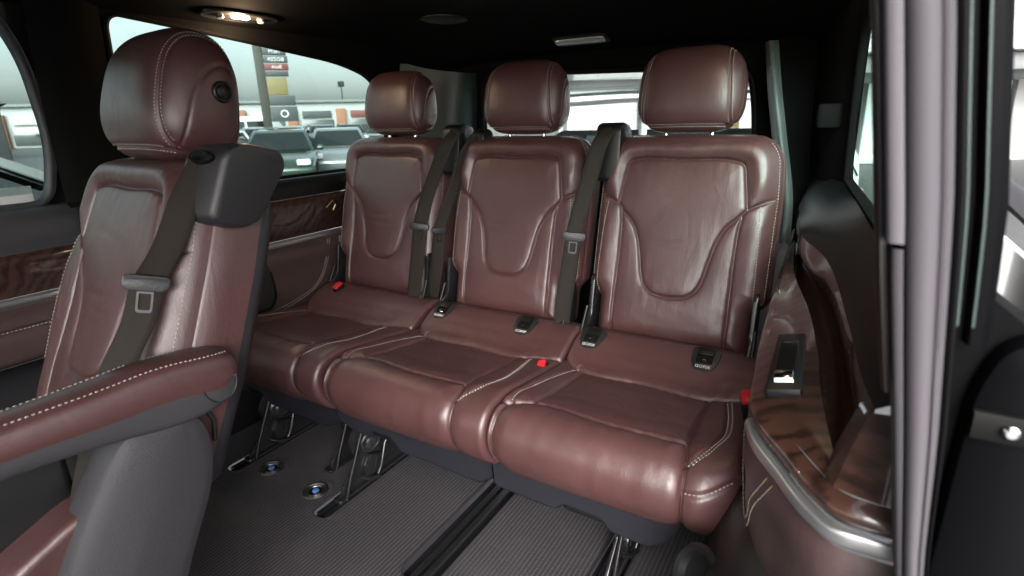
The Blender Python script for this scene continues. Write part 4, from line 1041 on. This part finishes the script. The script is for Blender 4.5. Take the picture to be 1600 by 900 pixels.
# belt guide wedge on its shoulder
sec = []
def wq(y, z, x): return W((x, y, z))
prof0 = round_poly([(-.808, .980), (-.775, .992), (-.700, .975), (-.690, .945), (-.757, .848), (-.800, .846), (-.850, .868)], [.02, .02, .02, .02, .03, .03, .02], 5)
gd = prism('belt_guide', prof0, -.135, -.050, PL, cap, 'x', .010, lambda p: W((p[0] + .10 * (p[2] - .92), p[1] + (p[0] + .09) * .25, p[2])))
lathe('belt_slot', [(.024, 0), (.024, .006), (.018, .010), (0, .004)], RUBBER, gd, 20, axis_m(W((-.092, -.812, .968)), (.2, -.8, .5)) @ Matrix.Diagonal((1.2, .5, 1, 1)))
# armrest
stn = [  # y, x_outer, x_inner, z_top, z_leather, z_bottom
    (-.850, -.050, -.072, .632, .622, .612), (-.856, -.030, -.088, .644, .612, .592), (-.872, -.021, -.096, .652, .600, .575), (-.900, -.018, -.098, .659, .594, .564),
    (-.940, -.018, -.098, .664, .606, .560), (-.985, -.020, -.098, .668, .612, .564), (-1.05, -.024, -.100, .665, .613, .576), (-1.15, -.030, -.102, .663, .618, .588), (-1.30, -.040, -.106, .662, .620, .594), (-1.46, -.052, -.112, .660, .625, .604), (-1.475, -.066, -.10, .650, .632, .622)]
def ring_leather(a):
    y, xo, xi, zt, zl, zb = a; r = .014; k = min(1, (xo - xi) / .05)
    return [(xo + .000, y, zl), (xo + .004 * k, y, zl + .012 * k), (xo + .003 * k, y, zt - .018 * k), (xo - .002, y, zt - .006 * k), (xo - .012 * k, y, zt), ((xo + xi) / 2, y, zt + .005 * k), (xi + .012 * k, y, zt), (xi + .002, y, zt - .006 * k), (xi - .003 * k, y, zt - .018 * k), (xi, y, zl)]
def sweep_rings(name, rings, m, parent, closed=False, k=4, auto=60):
    Q = np.array([[tuple(W(p)) for p in r] for r in rings]); N = (len(rings) - 1) * k + 1
    Q = np.stack([catmull(Q[:, j], N) for j in range(Q.shape[1])], 1)
    if not closed: Q = np.stack([catmull(Q[i], (Q.shape[1] - 1) * 3 + 1) for i in range(N)], 0)
    F = gridfaces(Q.shape[0], Q.shape[1], False, closed)
    F += [tuple(range(Q.shape[1]))[::-1], tuple((Q.shape[0] - 1) * Q.shape[1] + j for j in range(Q.shape[1]))]
    return raw(name, Q.reshape(-1, 3), F, m, parent, auto=auto), Q
ar, Q = sweep_rings('armrest', [ring_leather(a) for a in stn], LE, cap)
def ring_plastic(a):
    y, xo, xi, zt, zl, zb = a
    return [(xo, y, zl), (xo - .001, y, (zl + zb) / 2), (xo - .006, y, zb + .004), (xo - .014, y, zb), ((xo + xi) / 2, y, zb - .001), (xi + .014, y, zb), (xi + .006, y, zb + .004), (xi, y, zl)]
pa, _ = sweep_rings('armrest_base', [ring_plastic(a) for a in stn], PLL, ar)
m2 = (len(ring_leather(stn[0])) - 1) * 3
lines = []
for j in (9, 18):
    L = Q[2:, j] + np.array([0, 0, .0008]); lines.append(L)
stitches('stitching', lines, ar, .0072, .0050, .0010)
loftp = [(-.0165, -.928, .616), (-.0150, -.922, .592), (-.0150, -.905, .577), (-.0150, -.885, .580), (-.0155, -.871, .597), (-.0165, -.868, .614)]
tube('hinge_line', [W(p) for p in catmull(loftp, 30)], .0007, CHROMED, ar, 5)
prism('hinge_cap', [(p[1], p[2]) for p in catmull(loftp, 24)], -.020, -.0165, PLL, ar, 'x', .0008, W)
# side cover below the armrest
pc = round_poly([(-1.045, .580), (-.965, .586), (-.925, .555), (-.914, .495), (-.930, .420), (-.985, .320), (-1.06, .14), (-1.16, .10), (-1.25, .13), (-1.20, .30), (-1.13, .45), (-1.085, .52)], [.03, .05, .05, .06, .1, .1, .05, .05, .05, .1, .1, .08], 6)
prism('side_cover', pc, -.105, -.038, PLL, cap, 'x', .010, W, inset=(.016, .007))
prism('hinge_plate', round_poly([(-.93, .60), (-.905, .60), (-.895, .50), (-.91, .44), (-.93, .45)], .012, 4), -.12, -.085, PLB, cap, 'x', .003, W)
tube('release_lever', [W((-.08, -.903, .56)), W((-.075, -.890, .52)), W((-.078, -.893, .48))], .0045, STEEL, cap, 8)
box('inner_panel', (.19, -.42, .36), (.215, -.02, .53), PLB, cap, .01)

# ================================================================ SEAT BELTS
def tongue(parent, c, down, side, s=1.0):
    z = Vector(down).normalized(); x = Vector(side); x = (x - z * x.dot(z)).normalized(); y = z.cross(x)
    M_ = Matrix(((x.x, y.x, z.x, c[0]), (x.y, y.y, z.y, c[1]), (x.z, y.z, z.z, c[2]), (0, 0, 0, 1))) @ Matrix.Scale(s, 4); f = lambda p: M_ @ Vector(p)
    t = prism('latch_tongue', round_poly([(-.033, -.012), (-.026, -.016), (.026, -.016), (.033, -.012), (.033, .002), (.024, .010), (-.024, .010), (-.033, .002)], .004, 4), -.0055, .0055, PL, parent, 'y', .003, lambda p: f((p[0], p[1], p[2])))
    box('slot', (-.025, -.0068, -.0125), (.025, -.0052, -.0080), RUBBER, t, .0006, f)
    # steel frame: a plate with a window
    o = round_poly([(-.0115, .008), (.0115, .008), (.0115, .040), (.0095, .044), (-.0095, .044), (-.0115, .040)], .003, 3)
    V = []; n = len(o)
    for sc2, yy in ((1, -.0012), (1, .0012)):
        for a, b in o: V.append(f((a, yy, b)))
    for yy in (-.0012, .0012):
        for a, b in o: V.append(f((a * .72, yy, .0280 + (b - .0280) * .72)))
    F = []
    for i in range(n):
        j = (i + 1) % n
        F += [(i, j, 2 * n + j, 2 * n + i), (n + j, n + i, 3 * n + i, 3 * n + j), (j, i, n + i, n + j), (2 * n + i, 2 * n + j, 3 * n + j, 3 * n + i)]
    raw('steel_plate', V, F, CHROMED, t, smooth=False)
    return t
def belt(label, path, wv, tong, th=.0022, ts=1.0):
    b = thing('seat_belt', label, 'seat belt', tuple(path[-1]), 0, 'seat belts hanging over the seat shoulders')
    o = np.array(path[-1]); ribbon('webbing', np.array(path) - o, wv, th, WEB, b, 70)
    if tong is not None:
        c, down, side = tong; tongue(b, np.array(c) - o, down, side, ts)
    return b
belt('brown-lit belt crossing the armchair seat, thick strap from its shoulder guide', [(-.095, -.800, .972), (-.100, -.835, .925), (-.098, -.895, .830), (-.094, -.935, .785), (-.092, -.962, .730), (-.092, -1.005, .668), (-.095, -1.050, .570), (-.105, -1.095, .440), (-.11, -1.12, .36)],
     [(.024, .042, -.004)], ((-.090, -.942, .782), (.02, -.30, -.95), (.46, .88, -.12)))
belt('grey seat belt hanging between the middle seat and wood-side seat, with latch tongue', [(.262, .135, .985), (.250, .105, .960), (.225, .070, .85), (.205, .025, .715), (.193, .010, .60), (.176, .000, .45), (.168, .005, .36)],
     [(.042, .022, 0)], ((.204, .018, .695), (-.08, -.06, -.99), (.90, .42, 0)))
belt('grey belt falling from the far seat shoulder, in front of a second strap', [(-.262, .140, .985), (-.275, .110, .955), (-.315, .075, .85), (-.352, .030, .695), (-.365, .015, .58), (-.385, .005, .44), (-.395, .005, .34)],
     [(.042, .022, 0)], ((-.354, .022, .680), (-.10, -.06, -.99), (.90, .42, 0)))
belt('narrow turned strap just behind the far seat belt, against the middle seat', [(-.205, .165, .972), (-.222, .135, .93), (-.262, .10, .80), (-.300, .07, .68), (-.318, .06, .56), (-.345, .05, .42), (-.352, .05, .34)],
     [(.022, .034, 0), (.02, .036, 0), (.03, .03, 0), (.046, .01, 0), (.046, .01, 0)], ((-.302, .062, .665), (-.08, -.06, -.99), (.5, .86, 0)), ts=.8)
# shoulder guides belong to the seats
belt_guide(seatM, .300, .13, 1.000, .075); belt_guide(seatF, .285, .13, 1.003, .070); belt_guide(seatM, -.155, .16, .988, .05, .07)

# ================================================================ OUTSIDE
ASPH = mat('wet asphalt', (.055, .056, .056), .5, bump=.5, scale=60, var=.3)
GZ = -.56
gr = raw('ground', [(-400, -400, GZ), (400, -400, GZ), (400, 400, GZ), (-400, 400, GZ)], [(0, 1, 2, 3)], ASPH, smooth=False); gr['kind'] = 'structure'
CW = mat('white car paint', (.72, .73, .73), .2, coat=1); CK = mat('black car paint', (.012, .012, .014), .2, coat=1); CS = mat('silver car paint', (.33, .34, .35), .25, metal=.5, coat=1)
CGN = mat('dark green car paint', (.018, .042, .028), .2, coat=1); CR = mat('maroon car paint', (.12, .02, .025), .2, coat=1)
CGL = mat('car window glass', (.012, .018, .018), .06, spec=.5); TYRE = mat('tyre rubber', (.015, .015, .015), .8); RIM = mat('alloy rim', (.4, .4, .41), .3, metal=.9); HL = mat('headlamp lens', (.75, .76, .78), .1, coat=1); TL = mat('tail lamp', (.35, .01, .01), .2, coat=1)
def car(label, loc, rz, paint, L=4.4, Wd=1.8, H=1.40, kind='hatch'):
    t = thing('parked_car', label, 'car', (loc[0], loc[1], GZ), rz, 'cars parked outside the van')
    h = L / 2; bz = .95 * H / 1.5
    if kind == 'van':
        side = [(-h, .30), (-h, 1.0), (-h + .05, H - .1), (-h + .3, H), (h - 1.2, H), (h - .75, H - .08), (h - .25, 1.15), (h - .05, .95), (h, .5), (h - .05, .25)]
    else:
        side = [(-h + .02, .35), (-h, .75), (-h + .08, bz + .02), (-h + .5, bz + .06), (h - 1.25, bz), (h - .35, bz - .16), (h - .05, bz - .30), (h, .5), (h - .08, .26), (-h + .1, .26)]
    side = round_poly(side, .12, 4)
    body = []
    P = np.array(side); n = len(P); c = P.mean(0)
    for k, (yy, s) in enumerate(((-1, .93), (-.97, .985), (-.85, 1.0), (.85, 1.0), (.97, .985), (1, .93))):
        Q = c + (P - c) * s
        for x, z in Q:
            tum = 1 - (.10 * max(0, (z - .9)) if kind == 'van' else .03 * max(0, z - .6)); nose = 1 - .10 * max(0, abs(x) / h - .75) / .25
            body.append((x, yy * Wd / 2 * tum * nose, z))
    bo = raw('body', body, gridfaces(6, n, False, True) + [tuple(range(n))[::-1], tuple(5 * n + i for i in range(n))], paint, t, auto=40)
    def pan(name, q, m, par=t):
        V = list(q); nn = np.cross(np.array(q[1]) - q[0], np.array(q[2]) - q[0]); nn = nn / np.linalg.norm(nn); V += [tuple(np.array(p) + nn * .012) for p in q]; k = len(q)
        return raw(name, V, [tuple(range(k))[::-1], tuple(range(k, 2 * k))] + [(i, (i + 1) % k, k + (i + 1) % k, k + i) for i in range(k)], m, par, smooth=False)
    if kind != 'van':
        x0, x1, x2, x3 = -h + .12, -h + .75, h - 2.05, h - 1.15
        if kind == 'suv': x0, x1 = -h + .06, -h + .40
        w0, w1 = Wd / 2 * .95, Wd / 2 * .74
        rz_ = H; g = []; wt = .30 if kind == 'suv' else .11
        for x, z, w in ((x0, bz + .02, w0), (x1, rz_ - .05, w1), (x2, rz_ - .03, w1), (x3, bz - .02, w0)):
            g.append((x, z, w))
        top = catmull([(x1, rz_ - .05), ((x1 + x2) / 2, rz_), (x2, rz_ - .03)], 9)
        prof = [(x0, bz)] + [tuple(p) for p in top] + [(x3, bz - .03)]
        V = []
        for sx in (-1, -.86, .86, 1):
            for i, (x, z) in enumerate(prof):
                w = w0 if i in (0, len(prof) - 1) else w1
                zz = z - (0 if abs(sx) < .9 else .03 * (i not in (0, len(prof) - 1))); V.append((x, sx * w, zz))
        m_ = len(prof)
        for sg in (-1, 1): tube('roof_rail', [(x, sg * w1 * .93, z + .012) for x, z in catmull([(x1 + .1, rz_ - .045), ((x1 + x2) / 2, rz_), (x2 - .05, rz_ - .03)], 9)], .012, CGL, t, 6)
        raw('roof', V, gridfaces(4, m_), paint, t, auto=40)
        pan('windscreen', [(x3 - .05, -w0 * .88, bz + .03), (x3 - .05, w0 * .88, bz + .03), (x2 + .10, w1 * .88, rz_ - .09), (x2 + .10, -w1 * .88, rz_ - .09)], CGL)
        pan('rear_window', [(x0 + .02, w0 * .85, bz + .08), (x0 + .02, -w0 * .85, bz + .08), (x1 - .06, -w1 * .85, rz_ - .10), (x1 - .06, w1 * .85, rz_ - .10)], CGL)
        for sg in (-1, 1):
            xm = (x0 + x3) / 2 + .1
            for a0_, a1_, b0_, b1_ in ((x0 + .22, xm - .04, x1 + .08, xm - .10), (xm + .04, x3 - .22, xm - .02, x2 - .02)):
                q = [(a0_, sg * (w0 + .004), bz + .04), (a1_, sg * (w0 + .004), bz + .03), (b1_, sg * (w1 + .022), rz_ - wt), (b0_, sg * (w1 + .022), rz_ - wt)]
                pan('side_window', q if sg < 0 else q[::-1], CGL)
            o = lathe('mirror', [(0, -.10), (.06, -.08), (.075, 0), (.06, .06), (0, .08)], paint, t, 12, Matrix.Translation((x3 - .25, sg * (w0 + .12), bz + .06)) @ Matrix.Rotation(R(90), 4, 'X'))
    else:
        w = Wd / 2
        pan('windscreen', [(h - .30, -w * .80, 1.22), (h - .30, w * .80, 1.22), (h - .76, w * .72, H - .16), (h - .76, -w * .72, H - .16)], CGL)
        for sg in (-1, 1):
            for a in range(4):
                xa = -h + .3 + a * (L - 1.5) / 4; q = [(xa, sg * (w * .985), 1.2), (xa + (L - 1.5) / 4 - .12, sg * w * .985, 1.2), (xa + (L - 1.5) / 4 - .12, sg * w * .945, H - .25), (xa, sg * w * .945, H - .25)]
                pan('side_window', q if sg < 0 else q[::-1], CGL)
    for sg in (-1, 1):
        box('headlight', (h - .22, sg * Wd * .34 - .16, .62), (h - .005, sg * Wd * .34 + .16, .76), HL, t, .03)
        box('tail_light', (-h - .004, sg * Wd * .38 - .10, .72), (-h + .1, sg * Wd * .38 + .10, .92), TL, t, .03)
        for xw in (-h + .85, h - .85):
            w_ = lathe('wheel', [(.20, -.10), (.31, -.10), (.33, -.07), (.33, .07), (.31, .10), (.20, .10)], TYRE, t, 24, Matrix.Translation((xw, sg * (Wd / 2 - .09), .33)) @ Matrix.Rotation(R(90), 4, 'X'))
            lathe('rim', [(.20, -.09), (.05, -.11), (0, -.11)] if sg > 0 else [(.20, .09), (.05, .11), (0, .11)], RIM, w_, 12, Matrix.Translation((xw, sg * (Wd / 2 - .09), .33)) @ Matrix.Rotation(R(90), 4, 'X'))
    return t
car('white tall car parked close behind the tailgate window', (-1.5, 3.5), R(180), CW, 4.9, 1.9, 1.72, 'suv')
car('dark hatchback nearest outside the far window beside the sign pylon', (-11.6, 6.0), R(-40), CK)
car('silver hatchback parked beyond the dark green car in the row', (-12.8, 11.0), R(-42), CS)
car('white hatchback parked behind the dark hatchback', (-16.5, 9.6), R(-30), CW)
car('dark green car parked between the dark hatchback and the silver hatchback', (-12.2, 8.5), R(-42), CGN, H=1.42)
car('black estate car outside the far door window', (-6.0, .25), R(70), CK, 4.6, 1.8, 1.45)
car('white minibus with large side windows behind the parked cars', (-27, 17.0), R(60), CW, 5.4, 1.9, 1.95, 'van')
for lb_, lo_, rz0, pt_ in (('small maroon hatchback in the distant row near the shopping hall', (-21, 12.5), -30, CR), ('silver saloon in the distant row beside a maroon one', (-22.5, 15.2), -32, CS),
        ('white saloon far off between silver and black cars', (-24, 18.0), -34, CW), ('black hatchback in the distant row beneath the floodlight mast', (-25, 21.0), -36, CK), ('dark green hatchback last of the distant row', (-26, 24.0), -36, CGN)):
    car(lb_, lo_, R(rz0), pt_, 4.2, 1.75, 1.42)
# buildings
BW = mat('pale render wall', (.42, .43, .42), .8, var=.12); BO = mat('orange brown cladding', (.30, .13, .07), .7, var=.15); BG = mat('grey roof sheet', (.18, .19, .19), .6, var=.1); BD = mat('dark shop glazing', (.03, .035, .035), .15, coat=1); SIGNR = mat('red sign', (.16, .035, .035), .5); SIGND = mat('dark sign', (.05, .055, .06), .5); SIGNY = mat('yellow sign', (.20, .15, .06), .5); SIGNW = mat('pale sign', (.55, .55, .53), .5); SIGNB = mat('blue sign', (.05, .12, .35), .5); GREENS = mat('green panel', (.08, .35, .12), .5)
def bld(name, label, loc, rz): return thing(name, label, 'building', (loc[0], loc[1], GZ), rz)
m = bld('shopping_hall', 'long low shopping hall with orange brown pillars beyond the cars', (-50, 39), R(53))
box('wall', (-34, 0, 0), (40, 12, 3.5), BW, m, .05); box('roof_edge', (-34.5, -.5, 3.52), (40.5, 12.4, 3.8), BG, m, .05)
box('roof_box', (10, 2, 3.82), (17, 8, 4.9), BW, m, .05)
for i in range(15):
    x = -30 + i * 4.9
    box('pillar', (x, -.45, 0), (x + 1.0, -.02, 2.9), BO, m, .04)
    w_ = box('shop_window', (x + 1.3, -.16, .2), (x + 4.6, -.02, 1.8), BD, m, .03)
    box('sign_board', (x + 1.5, -.3, 2.0), (x + 4.4, -.03, 2.7), (SIGND, SIGNW, SIGND, SIGNR)[i % 4], m, .03)
text_mesh('lettering', 'CCC', 1.0, WHITEP, m, Matrix.Translation((17.0, -.32, 2.35)) @ Matrix.Rotation(R(90), 4, 'X'), mirror=True)
m = bld('dark_hut', 'dark low house with a white framed window beyond the far door', (-42, 5.0), R(75))
box('wall', (-6, 0, 0), (7, 5, 3.0), mat('dark plank wall', (.04, .042, .045), .7, var=.2), m, .03)
prism('roof', [(-6.4, 3.0), (7.4, 3.0), (6.6, 3.7), (-5.6, 3.7)], -.4, 5.4, BG, m, 'y', .02)
for x in (-3.2, .4, 3.6):
    w_ = box('window', (x, -.08, 1.35), (x + 1.3, -.02, 2.4), SIGNW, m, .02); box('pane', (x + .12, -.10, 1.47), (x + 1.18, -.081, 2.28), BD, w_, .005)
# pylon reflected in the window glass, built solid outside, lettering reversed
py = thing('sign_pylon', 'mirror image of a tall advertising pylon with stacked red, grey and yellow boards', 'sign', (-24, 17.0, GZ), R(55))
box('post', (-.35, 0, 0), (.05, .3, 9.0), mat('pylon steel', (.04, .038, .03), .5), py, .02)
z = 1.65
for i, (hh, w_, mm, tx) in enumerate(((.75, 1.55, SIGND, 'O'), (.5, 1.5, SIGND, ''), (.85, 1.15, SIGNY, ''), (.28, 1.3, SIGND, ''), (.34, 1.35, SIGNR, 'Bork'), (.34, 1.35, SIGND, 'BOZER'), (.36, 1.3, SIGND, 'NEM'), (.9, 1.2, SIGNR, 'M'))):
    bb = box('sign_board', (.06, -.05, z), (.06 + w_ * .8, .25, z + hh - .05), mm, py, .01)
    if tx: text_mesh('lettering', tx, hh * .7, WHITEP, bb, Matrix.Translation((.06 + w_ * .4, -.055, z + hh / 2 - .03)) @ Matrix.Rotation(R(90), 4, 'X'), mirror=True)
    z += hh
pm = thing('floodlight_mast', 'thin floodlight mast standing above the shopping hall roof', 'lamp post', (-50, 46.0, GZ))
tube('pole', [(0, 0, 0), (0, 0, 5.3)], [.10, .06], PL, pm, 8); box('lamp_head', (-.35, -.2, 5.3), (.35, .2, 5.9), PL, pm, .05)
LITW = emit_mat('lit showroom window', (.9, .95, .93), .25)
# showroom behind the tailgate
m = bld('showroom', 'bright white showroom with flat canopy behind the white car', (-2.6, 11.0), R(32))
box('wall', (-2, 4.0, 0), (12, 4.3, 6.0), mat('showroom white wall', (.80, .81, .80), .6), m, .03)
box('canopy', (-2.2, -.6, 2.22), (12.4, 4.6, 2.56), BG, m, .04); box('fascia', (-2.3, -.9, 2.58), (12.6, 4.8, 4.3), mat('white fascia', (.85, .86, .86), .5), m, .04)
for i in range(7):
    box('mullion', (-1.9 + i * 2.1, 3.86, 0), (-1.8 + i * 2.1, 3.99, 2.20), BG, m, .01)
for i in range(6):
    box('lit_window', (-1.75 + i * 2.1, 3.90, .1), (.15 + i * 2.1, 3.96, 2.18), LITW, m, .01)
box('yellow_post', (2.2, 2.6, 0), (2.55, 2.9, 2.2), SIGNY, m, .01)
lathe('camera_dome', [(0, 0), (.10, .03), (.12, .12), (.12, .2)], PL, m, 16, Matrix.Translation((.6, -.2, 2.02)))
gp = thing('grey_post', 'grey steel post outside right of the tailgate window', 'post', (2.0, 7.5, GZ)); tube('shaft', [(0, 0, 0), (0, 0, 4.5)], .09, PL, gp, 10); box('base_plate', (-.2, -.2, 0), (.2, .2, .03), PL, gp, .005)
# low green hedge beyond the near window
